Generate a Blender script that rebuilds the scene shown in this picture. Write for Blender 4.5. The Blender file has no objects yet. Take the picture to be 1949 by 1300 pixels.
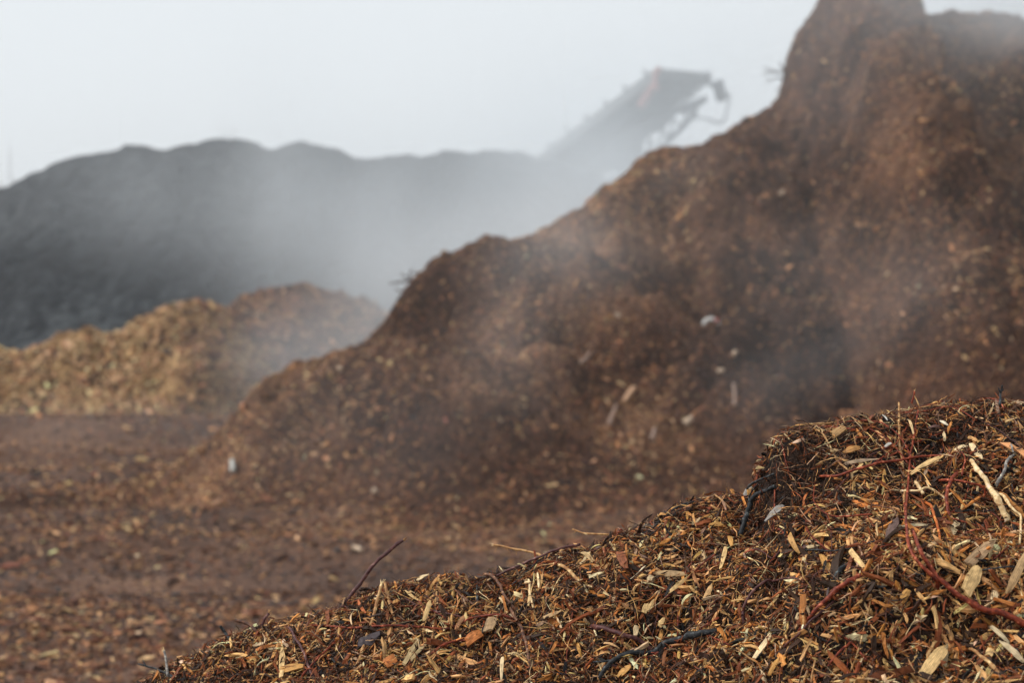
import bpy, math, random
import numpy as np
from mathutils import Vector, Matrix, noise as mnoise

R = math.radians
SC = bpy.context.scene
COL = SC.collection
rng = np.random.default_rng(11)
random.seed(11)

# ------------------------------------------------------------------ camera
CAM_Z = 1.7
cam_d = bpy.data.cameras.new('camera')
cam = bpy.data.objects.new('camera', cam_d)
COL.objects.link(cam)
cam.location = (0, 0, CAM_Z)
cam.rotation_euler = (R(90 - 0.529), 0, 0)
cam_d.sensor_width = 36
cam_d.lens = 60
cam_d.clip_start = 0.05
cam_d.clip_end = 3000
cam_d.dof.use_dof = True
cam_d.dof.focus_distance = 2.78
cam_d.dof.aperture_fstop = 4.3
cam_d.dof.aperture_blades = 9
SC.camera = cam

# ------------------------------------------------------------------ world, sun, exposure
SUN_EL, SUN_AZ = R(44), R(-92)      # azimuth measured from +Y towards +X (the sun stands to the left)
w = bpy.data.worlds.new('World')
SC.world = w
w.use_nodes = True
nt = w.node_tree
nt.nodes.clear()
sky = nt.nodes.new('ShaderNodeTexSky')
sky.sky_type = 'NISHITA'
sky.sun_disc = False
sky.sun_elevation = SUN_EL
sky.sun_rotation = SUN_AZ
sky.air_density = 1.0
sky.dust_density = 6.0
sky.ozone_density = 1.0
sky.altitude = 50
hs = nt.nodes.new('ShaderNodeHueSaturation')
hs.inputs['Saturation'].default_value = 0.22
hs.inputs['Value'].default_value = 1.0
mixc = nt.nodes.new('ShaderNodeMix')
mixc.data_type = 'RGBA'
mixc.inputs[0].default_value = 0.6
mixc.inputs[7].default_value = (10.5, 11.15, 11.6, 1)      # the even cloud layer
bg = nt.nodes.new('ShaderNodeBackground')
bg.inputs['Strength'].default_value = 0.11
wo = nt.nodes.new('ShaderNodeOutputWorld')
nt.links.new(sky.outputs[0], hs.inputs['Color'])
nt.links.new(hs.outputs[0], mixc.inputs[6])
nt.links.new(mixc.outputs[2], bg.inputs['Color'])
nt.links.new(bg.outputs[0], wo.inputs['Surface'])

sun_d = bpy.data.lights.new('sun', 'SUN')
sun_d.energy = 2.4
sun_d.angle = R(10)
sun_d.color = (1.0, 0.94, 0.86)
sun = bpy.data.objects.new('sun', sun_d)
COL.objects.link(sun)
sdir = Vector((math.sin(SUN_AZ) * math.cos(SUN_EL), math.cos(SUN_AZ) * math.cos(SUN_EL), math.sin(SUN_EL)))
sun.rotation_euler = sdir.to_track_quat('Z', 'Y').to_euler()

SC.view_settings.view_transform = 'Standard'
SC.view_settings.look = 'None'
SC.view_settings.exposure = 0.0
SC.view_settings.gamma = 1.0
SC.cycles.use_denoising = True
SC.cycles.max_bounces = 6
SC.cycles.diffuse_bounces = 3
SC.cycles.glossy_bounces = 2
SC.cycles.volume_bounces = 3
SC.cycles.transparent_max_bounces = 8
SC.cycles.volume_step_rate = 2.0
SC.cycles.volume_max_steps = 256
SC.cycles.use_adaptive_sampling = True
SC.cycles.adaptive_threshold = 0.015

# ------------------------------------------------------------------ helpers
F = 60 / 36 * 1949          # focal length in photo pixels
HOR = 620.0                 # the horizon's row

def ray(u, v):
    return np.array(((u - 974.5) / F, 1.0, -(v - HOR) / F))

def at(u, v, Y):
    d = ray(u, v)
    return Vector((d[0] * Y, Y, CAM_Z + d[2] * Y))

def tag(o, label=None, cat=None, group=None, kind=None):
    if label: o['label'] = label
    if cat: o['category'] = cat
    if group: o['group'] = group
    if kind: o['kind'] = kind
    return o

def empty(name, loc=(0, 0, 0)):
    o = bpy.data.objects.new(name, None)
    o.empty_display_size = 0.1
    COL.objects.link(o)
    o.location = loc
    return o

def np_mesh(name, V, Fq, mat, parent=None, smooth=False, col=None, grain=None, loc=None):
    """V (n,3), Fq (m,k) faces all of k corners (or a list of such arrays)"""
    me = bpy.data.meshes.new(name)
    lists = Fq if isinstance(Fq, list) else [Fq]
    lists = [np.asarray(a, dtype=np.int32) for a in lists if len(a)]
    V = np.asarray(V, dtype=np.float32)
    if loc is not None:
        V = V - np.asarray(loc, dtype=np.float32)
    me.vertices.add(len(V))
    me.vertices.foreach_set('co', V.ravel())
    loops = np.concatenate([a.ravel() for a in lists])
    sizes = np.concatenate([np.full(len(a), a.shape[1], dtype=np.int32) for a in lists])
    starts = np.concatenate(([0], np.cumsum(sizes)[:-1])).astype(np.int32)
    me.loops.add(len(loops))
    me.loops.foreach_set('vertex_index', loops)
    me.polygons.add(len(sizes))
    me.polygons.foreach_set('loop_start', starts)
    me.polygons.foreach_set('loop_total', sizes)
    me.polygons.foreach_set('use_smooth', np.full(len(sizes), smooth))
    if col is not None:
        a = me.attributes.new('tint', 'FLOAT_VECTOR', 'POINT')
        a.data.foreach_set('vector', np.asarray(col, dtype=np.float32).ravel())
    if grain is not None:
        a = me.attributes.new('grain', 'FLOAT_VECTOR', 'POINT')
        a.data.foreach_set('vector', np.asarray(grain, dtype=np.float32).ravel())
    me.update(calc_edges=True)
    me.validate()
    me.materials.append(mat)
    o = bpy.data.objects.new(name, me)
    COL.objects.link(o)
    if loc is not None:
        o.location = loc
    if parent is not None:
        o.parent = parent
    return o

# value noise in numpy
_P = rng.random((512, 512)).astype(np.float32)
def vnoise(x, y):
    xi, yi = np.floor(x).astype(int), np.floor(y).astype(int)
    fx, fy = x - xi, y - yi
    fx = fx * fx * fx * (fx * (fx * 6 - 15) + 10); fy = fy * fy * fy * (fy * (fy * 6 - 15) + 10)
    a = _P[xi % 512, yi % 512]; b = _P[(xi + 1) % 512, yi % 512]
    c = _P[xi % 512, (yi + 1) % 512]; d = _P[(xi + 1) % 512, (yi + 1) % 512]
    return (a * (1 - fx) + b * fx) * (1 - fy) + (c * (1 - fx) + d * fx) * fy
def fbm(x, y, octaves=5, gain=0.5, ox=0.0):
    s = np.zeros_like(x, dtype=float); amp = 1.0; tot = 0
    for k in range(octaves):
        cs, sn = math.cos(1.1 * k + 0.3), math.sin(1.1 * k + 0.3)
        xx = (x * cs - y * sn) * 2 ** k + 17.3 * k + ox
        yy = (x * sn + y * cs) * 2 ** k + 9.1 * k + 2.7 * ox
        s += amp * vnoise(xx, yy); tot += amp; amp *= gain
    return s / tot * 2 - 1
def billow(x, y, octaves=4, gain=0.5, ox=0.0):
    s = np.zeros_like(x, dtype=float); amp = 1.0; tot = 0
    for k in range(octaves):
        cs, sn = math.cos(0.9 * k + 0.5), math.sin(0.9 * k + 0.5)
        xx = (x * cs - y * sn) * 2 ** k + 31.3 * k + ox
        yy = (x * sn + y * cs) * 2 ** k + 5.1 * k - ox
        s += amp * (1 - np.abs(2 * vnoise(xx, yy) - 1) * 1.0); tot += amp; amp *= gain
    return s / tot

class Field:
    """a height grid over axes xs, ys"""
    def __init__(self, xs, ys, Z):
        self.xs, self.ys, self.Z = xs, ys, Z
        self.gx = np.gradient(Z, xs, axis=1); self.gy = np.gradient(Z, ys, axis=0)
    def _s(self, A, x, y):
        x = np.clip(np.asarray(x, float), self.xs[0], self.xs[-1] - 1e-6); y = np.clip(np.asarray(y, float), self.ys[0], self.ys[-1] - 1e-6)
        i = np.clip(np.searchsorted(self.xs, x, side='right') - 1, 0, len(self.xs) - 2)
        j = np.clip(np.searchsorted(self.ys, y, side='right') - 1, 0, len(self.ys) - 2)
        fx = (x - self.xs[i]) / (self.xs[i + 1] - self.xs[i]); fy = (y - self.ys[j]) / (self.ys[j + 1] - self.ys[j])
        return (A[j, i] * (1 - fx) + A[j, i + 1] * fx) * (1 - fy) + (A[j + 1, i] * (1 - fx) + A[j + 1, i + 1] * fx) * fy
    def h(self, x, y): return self._s(self.Z, x, y)
    def n(self, x, y):
        gx, gy = self._s(self.gx, x, y), self._s(self.gy, x, y)
        N = np.stack([-gx, -gy, np.ones_like(gx)], -1)
        return N / np.linalg.norm(N, axis=-1, keepdims=True)
    def hit(self, u, v, y0=None, y1=None):
        d = ray(u, v)
        Y = np.linspace(y0 or self.ys[0], y1 or self.ys[-1], 3000)
        g = CAM_Z + d[2] * Y - self.h(d[0] * Y, Y)
        k = np.argmax(g < 0)
        if not (g < 0).any():
            k = int(np.argmin(g))
        return Vector((d[0] * Y[k], Y[k], float(self.h(d[0] * Y[k], Y[k]))))
    def mesh(self, name, mat, parent=None, smooth=True, tint=None):
        X, Y = np.meshgrid(self.xs, self.ys)
        V = np.stack([X, Y, self.Z], -1).reshape(-1, 3)
        nx, ny = len(self.xs), len(self.ys)
        a = (np.arange(ny - 1)[:, None] * nx + np.arange(nx - 1)[None, :]).ravel()
        Q = np.stack([a, a + 1, a + 1 + nx, a + nx], -1)
        return np_mesh(name, V, Q, mat, parent, smooth, col=tint)

def crest_field(xs, ys, crest, sf, sb, rnd, floor=-0.3):
    """a long heap: the crest runs through the points (u, v, Y); it falls sf a metre to the front and sb behind"""
    P = [at(*c) for c in crest]
    cx = np.array([p.x for p in P]); cy = np.array([p.y for p in P]); cz = np.array([p.z for p in P])
    X, Y = np.meshgrid(xs, ys)
    zc = np.interp(X, cx, cz); yc = np.interp(X, cx, cy)
    d = Y - yc
    s = np.where(d < 0, sf, sb)
    Z = zc - (np.sqrt(d * d + rnd * rnd) - rnd) * s
    return X, Y, Z

def gauss(X, Y, p, rx, ry, a, rot=0.0):
    dx, dy = X - p[0], Y - p[1]
    c, s = math.cos(rot), math.sin(rot)
    ex, ey = (dx * c + dy * s) / rx, (-dx * s + dy * c) / ry
    return a * np.exp(-(ex * ex + ey * ey))

# ------------------------------------------------------------------ chips: many small slivers as one mesh of loose stuff
def make_chips(P, N, L, W, T, ring=4, tilt=0.35, yaw=None, bend=0.25, twist=0.5, cols=None, lift=None):
    n = len(P)
    up = N
    a = rng.normal(size=(n, 3))
    if yaw is not None:
        a = a * yaw[1] + np.asarray(yaw[0])
    t = a - (a * up).sum(-1, keepdims=True) * up
    t /= np.linalg.norm(t, axis=-1, keepdims=True) + 1e-9
    t = t + up * rng.normal(0, tilt, (n, 1))
    t /= np.linalg.norm(t, axis=-1, keepdims=True)
    b = np.cross(up, t); b /= np.linalg.norm(b, axis=-1, keepdims=True) + 1e-9
    nn = np.cross(t, b)
    roll = rng.normal(0, 0.6, (n, 1))
    b, nn = b * np.cos(roll) + nn * np.sin(roll), -b * np.sin(roll) + nn * np.cos(roll)
    if lift is not None:
        P = P + up * lift[:, None]
    s = np.linspace(-0.5, 0.5, ring)[None, :, None]
    bd = (rng.normal(0, bend, (n, 1, 1)) * L[:, None, None])
    ctr = P[:, None, :] + t[:, None, :] * (s * L[:, None, None]) + nn[:, None, :] * ((0.25 - s * s) * 4 * bd * 0.25)
    wobble = rng.normal(0, 0.035, (n, ring, 1)) * L[:, None, None] * 0.5
    ctr = ctr + b[:, None, :] * wobble
    prof = np.ones((n, ring))
    for e in (0, -1):
        prof[:, e] = np.where(rng.random(n) < 0.55, rng.uniform(0.7, 1.05, n), rng.uniform(0.04, 0.4, n))
    if ring > 2:
        prof[:, 1:-1] = rng.uniform(0.82, 1.08, (n, ring - 2))
    tw = rng.normal(0, twist, (n, 1)) * np.linspace(-1, 1, ring)[None, :]
    hw = (W[:, None] * 0.5 * prof)[..., None]
    ht = (T[:, None] * 0.5 * (0.4 + 0.6 * prof))[..., None]
    cb = b[:, None, :] * np.cos(tw)[..., None] + nn[:, None, :] * np.sin(tw)[..., None]
    cn = -b[:, None, :] * np.sin(tw)[..., None] + nn[:, None, :] * np.cos(tw)[..., None]
    jag = rng.normal(0, 0.09, (n, ring, 4, 1)) * L[:, None, None, None]
    jag[:, 1:-1] *= 0.4
    c4 = np.stack([ctr - cb * hw - cn * ht, ctr + cb * hw - cn * ht, ctr + cb * hw + cn * ht, ctr - cb * hw + cn * ht], 2)
    c4 = c4 + t[:, None, None, :] * jag
    V = c4.reshape(-1, 3)
    k = 4 * ring
    base = (np.arange(n) * k)[:, None]
    fs = []
    for r in range(ring - 1):
        o = 4 * r
        for q in range(4):
            fs.append([o + q, o + (q + 1) % 4, o + 4 + (q + 1) % 4, o + 4 + q])
    fs.append([3, 2, 1, 0]); o = 4 * (ring - 1); fs.append([o, o + 1, o + 2, o + 3])
    fs = np.array(fs)
    Q = (base[:, :, None] + fs[None]).reshape(-1, 4)
    tint = np.repeat(cols, k, axis=0)
    g = np.zeros((n, ring, 4, 3))
    g[..., 0] = (s * L[:, None, None]) + rng.uniform(0, 9, (n, 1, 1))
    g[..., 1] = np.array([-.5, .5, .5, -.5])[None, None, :] * W[:, None, None] + rng.uniform(0, 9, (n, 1, 1))
    g[..., 2] = rng.uniform(0, 1, (n, 1, 1))
    return V, Q, tint, g.reshape(-1, 3)

def join(parts):
    Vs, Qs, Ts, Gs = [], [], [], []
    o = 0
    for V, Q, T, G in parts:
        Vs.append(V); Qs.append(Q + o); Ts.append(T); Gs.append(G); o += len(V)
    return np.concatenate(Vs), np.concatenate(Qs), np.concatenate(Ts), np.concatenate(Gs)

def palette(n, cols, wts, jitter=0.18):
    """wts: (k,) or (n,k)"""
    wts = np.asarray(wts, float)
    if wts.ndim == 1: wts = np.tile(wts, (n, 1))
    wts = wts / wts.sum(-1, keepdims=True)
    c = np.cumsum(wts, -1)
    i = (rng.random(n)[:, None] > c).sum(-1).clip(0, len(cols) - 1)
    C = np.array(cols)[i]
    C = C * np.exp(rng.normal(0, jitter, (n, 1))) * np.exp(rng.normal(0, 0.05, (n, 3)))
    return C.clip(0.005, 0.8)

TAN, GOLD, RUST, DARK, BLACK = (0.66, 0.365, 0.14), (0.50, 0.195, 0.048), (0.21, 0.058, 0.018), (0.042, 0.019, 0.010), (0.016, 0.014, 0.014)
PALE = (0.82, 0.56, 0.31)

# ------------------------------------------------------------------ materials
def mat_new(name):
    m = bpy.data.materials.new(name); m.use_nodes = True
    t = m.node_tree
    return m, t, t.nodes['Principled BSDF']

def chip_mat(name, rough=0.6, spec=0.18, grain_scale=(60, 900), contrast=0.45):
    m, t, b = mat_new(name)
    at_ = t.nodes.new('ShaderNodeAttribute'); at_.attribute_name = 'tint'
    ag = t.nodes.new('ShaderNodeAttribute'); ag.attribute_name = 'grain'
    mp = t.nodes.new('ShaderNodeMapping'); mp.inputs['Scale'].default_value = (grain_scale[0], grain_scale[1], 1)
    nz = t.nodes.new('ShaderNodeTexNoise'); nz.inputs['Scale'].default_value = 1.0; nz.inputs['Detail'].default_value = 3
    nz2 = t.nodes.new('ShaderNodeTexNoise'); nz2.inputs['Scale'].default_value = 90; nz2.inputs['Detail'].default_value = 2
    t.links.new(ag.outputs['Vector'], mp.inputs[0]); t.links.new(mp.outputs[0], nz.inputs['Vector'])
    t.links.new(ag.outputs['Vector'], nz2.inputs['Vector'])
    mr = t.nodes.new('ShaderNodeMapRange'); mr.inputs[1].default_value = 0.3; mr.inputs[2].default_value = 0.7
    mr.inputs[3].default_value = 1 - contrast; mr.inputs[4].default_value = 1 + contrast * 0.6
    t.links.new(nz.outputs[0], mr.inputs[0])
    mr2 = t.nodes.new('ShaderNodeMapRange'); mr2.inputs[1].default_value = 0.35; mr2.inputs[2].default_value = 0.6
    mr2.inputs[3].default_value = 0.7; mr2.inputs[4].default_value = 1.1
    t.links.new(nz2.outputs[0], mr2.inputs[0])
    ml = t.nodes.new('ShaderNodeMath'); ml.operation = 'MULTIPLY'
    t.links.new(mr.outputs[0], ml.inputs[0]); t.links.new(mr2.outputs[0], ml.inputs[1])
    vm = t.nodes.new('ShaderNodeVectorMath'); vm.operation = 'SCALE'
    t.links.new(at_.outputs['Vector'], vm.inputs[0]); t.links.new(ml.outputs[0], vm.inputs['Scale'])
    t.links.new(vm.outputs[0], b.inputs['Base Color'])
    b.inputs['Roughness'].default_value = rough
    b.inputs['Specular IOR Level'].default_value = spec
    bp = t.nodes.new('ShaderNodeBump'); bp.inputs['Strength'].default_value = 0.5; bp.inputs['Distance'].default_value = 0.0006
    t.links.new(nz.outputs[0], bp.inputs['Height']); t.links.new(bp.outputs[0], b.inputs['Normal'])
    return m

def soil_mat(name, stops, scales=(3.0, 40.0), bump=0.01, rough=0.8, spec=0.2, pale_mul=None):
    """stops: [(pos, colour), ...] over a sum of coarse and fine noise"""
    m, t, b = mat_new(name)
    tc = t.nodes.new('ShaderNodeNewGeometry')
    n1 = t.nodes.new('ShaderNodeTexNoise'); n1.inputs['Scale'].default_value = scales[0]; n1.inputs['Detail'].default_value = 5
    n2 = t.nodes.new('ShaderNodeTexNoise'); n2.inputs['Scale'].default_value = scales[1]; n2.inputs['Detail'].default_value = 6; n2.inputs['Roughness'].default_value = 0.7
    v = t.nodes.new('ShaderNodeTexVoronoi'); v.inputs['Scale'].default_value = scales[1] * 1.3
    for n_ in (n1, n2, v): t.links.new(tc.outputs['Position'], n_.inputs['Vector'])
    mx = t.nodes.new('ShaderNodeMix'); mx.inputs[0].default_value = 0.6
    t.links.new(n1.outputs[0], mx.inputs[2]); t.links.new(n2.outputs[0], mx.inputs[3])
    cr = t.nodes.new('ShaderNodeValToRGB')
    els = cr.color_ramp.elements
    els[0].position, els[0].color = stops[0][0], (*stops[0][1], 1)
    els[1].position, els[1].color = stops[-1][0], (*stops[-1][1], 1)
    for p, c in stops[1:-1]:
        e = els.new(p); e.color = (*c, 1)
    t.links.new(mx.outputs[0], cr.inputs[0]); t.links.new(cr.outputs[0], b.inputs['Base Color'])
    if pale_mul:                                                # patches multiplied to a paler tan: the amount comes with each vertex
        at_ = t.nodes.new('ShaderNodeAttribute'); at_.attribute_name = 'tint'
        sx = t.nodes.new('ShaderNodeSeparateXYZ'); t.links.new(at_.outputs['Vector'], sx.inputs[0])
        mm = t.nodes.new('ShaderNodeMix'); mm.data_type = 'RGBA'; mm.blend_type = 'MIX'
        sc_ = t.nodes.new('ShaderNodeMix'); sc_.data_type = 'RGBA'; sc_.blend_type = 'MULTIPLY'; sc_.inputs[0].default_value = 1
        t.links.new(cr.outputs[0], sc_.inputs[6]); sc_.inputs[7].default_value = (*pale_mul, 1); sc_.clamp_result = False
        t.links.new(sx.outputs[0], mm.inputs[0]); t.links.new(cr.outputs[0], mm.inputs[6]); t.links.new(sc_.outputs[2], mm.inputs[7])
        t.links.new(mm.outputs[2], b.inputs['Base Color'])
    b.inputs['Roughness'].default_value = rough
    b.inputs['Specular IOR Level'].default_value = spec
    bp = t.nodes.new('ShaderNodeBump'); bp.inputs['Strength'].default_value = 0.9; bp.inputs['Distance'].default_value = bump
    ad = t.nodes.new('ShaderNodeMath'); ad.operation = 'ADD'
    t.links.new(n2.outputs[0], ad.inputs[0]); t.links.new(v.outputs['Distance'], ad.inputs[1])
    t.links.new(ad.outputs[0], bp.inputs['Height']); t.links.new(bp.outputs[0], b.inputs['Normal'])
    return m

def bark_mat(name, c0, c1, scale=120, rough=0.5, spec=0.45):
    m, t, b = mat_new(name)
    tc = t.nodes.new('ShaderNodeTexCoord')
    n1 = t.nodes.new('ShaderNodeTexNoise'); n1.inputs['Scale'].default_value = scale; n1.inputs['Detail'].default_value = 5
    t.links.new(tc.outputs['Object'], n1.inputs['Vector'])
    cr = t.nodes.new('ShaderNodeValToRGB')
    cr.color_ramp.elements[0].position = 0.38; cr.color_ramp.elements[0].color = (*c0, 1)
    cr.color_ramp.elements[1].position = 0.60; cr.color_ramp.elements[1].color = (*c1, 1)
    e = cr.color_ramp.elements.new(0.66); e.color = (min(c1[0] * 1.9 + .05, .8), min(c1[1] * 2.2 + .05, .6), min(c1[2] * 2.2 + .04, .45), 1)
    t.links.new(n1.outputs[0], cr.inputs[0]); t.links.new(cr.outputs[0], b.inputs['Base Color'])
    b.inputs['Roughness'].default_value = rough; b.inputs['Specular IOR Level'].default_value = spec
    bp = t.nodes.new('ShaderNodeBump'); bp.inputs['Strength'].default_value = 0.6; bp.inputs['Distance'].default_value = 0.0008
    t.links.new(n1.outputs[0], bp.inputs['Height']); t.links.new(bp.outputs[0], b.inputs['Normal'])
    return m

M_CHIP = chip_mat('wood_chip')
M_CHIP_FAR = chip_mat('mulch_chip', rough=0.75, spec=0.15, grain_scale=(20, 200), contrast=0.3)
M_CORE = soil_mat('near_humus', [(0.3, (0.008, 0.004, 0.003)), (0.5, (0.025, 0.012, 0.007)), (0.7, (0.07, 0.03, 0.013))], (6, 160), 0.006)
M_HEAP = soil_mat('brown_mulch', [(0.34, (0.014, 0.008, 0.006)), (0.47, (0.055, 0.026, 0.017)), (0.58, (0.14, 0.06, 0.035)), (0.70, (0.30, 0.16, 0.09))], (1.3, 26), 0.03)
M_HEAP2 = soil_mat('heap_mulch', [(0.34, (0.014, 0.007, 0.005)), (0.47, (0.050, 0.024, 0.015)), (0.57, (0.125, 0.058, 0.034)), (0.67, (0.32, 0.175, 0.095))], (1.3, 30), 0.04, pale_mul=(1.8, 1.95, 2.0))
M_GOLD = soil_mat('golden_chips', [(0.38, (0.05, 0.026, 0.012)), (0.5, (0.24, 0.135, 0.055)), (0.64, (0.56, 0.36, 0.17))], (1.2, 18), 0.03)
M_DARKP = soil_mat('dark_compost', [(0.38, (0.004, 0.006, 0.009)), (0.5, (0.016, 0.021, 0.027)), (0.62, (0.060, 0.068, 0.075))], (0.25, 2.2), 0.3, 0.9)
M_GROUND = soil_mat('trodden_mulch', [(0.36, (0.022, 0.013, 0.010)), (0.47, (0.075, 0.038, 0.024)), (0.56, (0.15, 0.076, 0.045)), (0.65, (0.32, 0.18, 0.10))], (0.5, 24), 0.02, 0.7)

# ------------------------------------------------------------------ ground
def nonuni(a, b, core0, core1, fine, growth=1.12):
    xs = list(np.arange(core0, core1 + 1e-6, fine))
    st = fine
    x = core1
    while x < b: st *= growth; x += st; xs.append(x)
    st = fine; x = core0
    while x > a: st *= growth; x -= st; xs.insert(0, x)
    return np.array(xs)

gxs = nonuni(-220, 220, -7.5, 4.5, 0.06)
gys = nonuni(-40, 260, 7.0, 30, 0.06)
X, Y = np.meshgrid(gxs, gys)
near = np.exp(-((Y - 16) / 22) ** 2) * np.exp(-(X / 20) ** 2)
GZ = near * (0.05 * fbm(X * 0.7, Y * 0.7, 4) + 0.03 * billow(X * 3, Y * 3, 4, 0.55, 3.0))
GZ += near * (0.13 / (1 + np.exp((Y - 9.9 - 0.35 * np.sin(X * 1.3)) * 7)))       # the chip bank along the near edge of the track
for yc_, a_, w_, t_ in ((12.9, .10, .35, .06), (14.6, .09, .4, -.05), (16.6, .12, .5, .08), (18.8, .12, .5, -.04), (21.0, .12, .5, .05)):
    GZ += near * 1.5 * a_ * np.exp(-((Y - yc_ - t_ * X - 0.3 * fbm(X * 0.6, Y * 0.1, 2, ox=yc_)) / w_) ** 2) * np.clip(0.6 + fbm(X * 0.5, Y * 0.2, 2, ox=yc_ + 9), 0, 1.4) * (X < 0.5 * (Y - 10))
for yc_, a_ in ((11.1, -.045), (11.9, -.04)):
    GZ += near * a_ * np.exp(-((Y - yc_ - 0.03 * X) / .22) ** 2)
GZ += 0.42 * np.exp(-((Y - 25.0 - 0.12 * X) / 1.5) ** 2) * np.exp(-((X + 8) / 7) ** 4)
GZ -= 0.10 * np.exp(-((Y - 22.3) / 0.7) ** 2) * np.exp(-((X + 7) / 5) ** 4)
GROUND = Field(gxs, gys, GZ)
g = GROUND.mesh('ground', M_GROUND)
tag(g, kind='structure')

HEAPC = [(0.60, 0.38, 0.20), (0.40, 0.20, 0.095), (0.18, 0.078, 0.043), (0.060, 0.029, 0.020), (0.05, 0.045, 0.045), PALE]

def scatter_far(name, field, n, x0, x1, y0, y1, size, wfun, cols=HEAPC, parent=None, ymin_h=None, tilt=0.4, dens=None, mat=None):
    x = rng.uniform(x0, x1, n); y = rng.uniform(y0, y1, n)
    if dens is not None:
        keep = rng.random(n) < dens(x, y); x, y = x[keep], y[keep]
    z = field.h(x, y)
    keep = z > (ymin_h if ymin_h is not None else -9)
    x, y, z = x[keep], y[keep], z[keep]
    n = len(x)
    N = field.n(x, y)
    L = size * np.exp(rng.normal(0, 0.45, n)); W = L * rng.uniform(0.18, 0.5, n); T = L * rng.uniform(0.06, 0.2, n)
    c = palette(n, cols, wfun(x, y, z))
    V, Q, tn, gr = make_chips(np.stack([x, y, z], -1), N, L, W, T, ring=3, tilt=tilt, cols=c, lift=rng.uniform(-0.1, 0.35, n) * size)
    o = np_mesh(name, V, Q, mat or M_CHIP_FAR, parent, False, tn, gr)
    return o

def w_ground(x, y, z):
    m = 0.5 + 0.5 * fbm(x * 0.6, y * 0.6, 3, ox=5)
    wet = np.exp(-((y - 11.4 - 0.25 * np.sin(x)) / 0.9) ** 2) + 0.7 * np.clip(fbm(x * 0.45, y * 0.9, 3, ox=77) * 2.4, 0, 1) * (y > 9.5)
    wet = np.clip(wet, 0, 1) * 0.75
    return np.stack([0.05 + 0.10 * m * (1 - wet), (0.16 + 0.2 * m) * (1 - .6 * wet), 0.42 * (1 - .4 * wet), 0.28 - 0.1 * m + 0.5 * wet, 0.04 + 0.4 * wet, 0.008 + 0 * m], -1).clip(0.001, 9)
def thin(x, y):
    return 1 - 0.55 * np.clip(fbm(x * 0.45, y * 0.9, 3, ox=77) * 2.4, 0, 1) * (y > 9.5)
gc = scatter_far('ground_chips', GROUND, 90000, -5.0, 4.6, 7.2, 16, 0.030, w_ground,
                 dens=lambda x, y: np.where(np.abs(x) < 0.34 * y + 0.5, 1, 0) * (1 - 0.7 * np.exp(-((y - 11.4) / 0.8) ** 2)) * thin(x, y), tilt=0.2)
tag(gc, kind='stuff'); gc['label'] = 'brown wood chips trodden into the open ground between the heaps'
gc.name = 'trodden_chips'
gc2 = scatter_far('far_trodden_chips', GROUND, 60000, -9, 3, 16, 30, 0.045, w_ground, tilt=0.2, dens=thin)
tag(gc2, kind='stuff'); gc2['label'] = 'greyish brown chips on the ground in front of the golden pile'

# ------------------------------------------------------------------ the big brown heap
crest = [(-900, 1000, 15.5), (150, 985, 15.6), (300, 925, 15.9), (400, 858, 16.1), (470, 780, 16.3), (540, 716, 16.5), (620, 675, 16.7), (700, 632, 16.9),
         (760, 575, 17.2), (790, 545, 17.3), (850, 510, 17.6), (925, 462, 18.0), (985, 470, 18.1), (1050, 455, 18.4), (1120, 405, 18.9), (1180, 375, 19.2),
         (1215, 335, 19.6), (1265, 308, 19.8), (1330, 298, 19.9), (1375, 268, 20.2), (1420, 235, 20.4), (1468, 214, 20.6), (1492, 190, 20.8),
         (1500, 118, 21.0), (1520, 75, 21.1), (1548, 40, 21.2), (1572, -20, 21.3), (1620, -50, 21.4), (1712, -50, 21.4), (1724, -10, 21.4), (1732, 34, 21.6),
         (1850, 38, 22.2), (1949, 42, 22.4), (2150, 0, 23), (2500, -100, 24), (4000, 0, 24)]
hx = np.arange(-5.5, 12.0, 0.05); hy = np.arange(12.6, 32, 0.05)
X, Y, Z = crest_field(hx, hy, crest, 0.80, 0.75, 0.25)
front = 1 / (1 + np.exp((Y - np.interp(X, [-3, 3.4, 6], [15.9, 20.5, 22]) + 0.5) * 4))
env = np.clip(Z / 1.2, 0.0, 1)
D = 0.16 * (billow((X + Y) * 1.3, (Y - X) * 2.6, 4, 0.62, 33.0) - 0.5) + 0.36 * fbm((X + Y) * 0.3, (Y - X) * 1.15, 3, 0.55, 29.0) + 0.40 * fbm(X * 0.6, Y * 0.6, 3, 0.5, 2.2) + 0.42 * (billow(X * 1.0, Y * 1.2, 4, 0.55, 8.0) - 0.5) + 0.36 * (billow(X * 2.6, Y * 2.6, 5, 0.64, 1.0) - 0.5)
Z0 = Z.copy()
Z = Z + front * env * D + (0.26 * (billow(X * 1.9, Y * 1.9, 5, 0.62, 4.0) - 0.5) + 0.10 * (billow(X * 6, Y * 6, 3, 0.6, 14.0) - 0.5)) * np.clip(env + 0.2, 0, 1)
def on_heap(u, v):
    return Field(hx, hy, Z0).hit(u, v)
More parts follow.
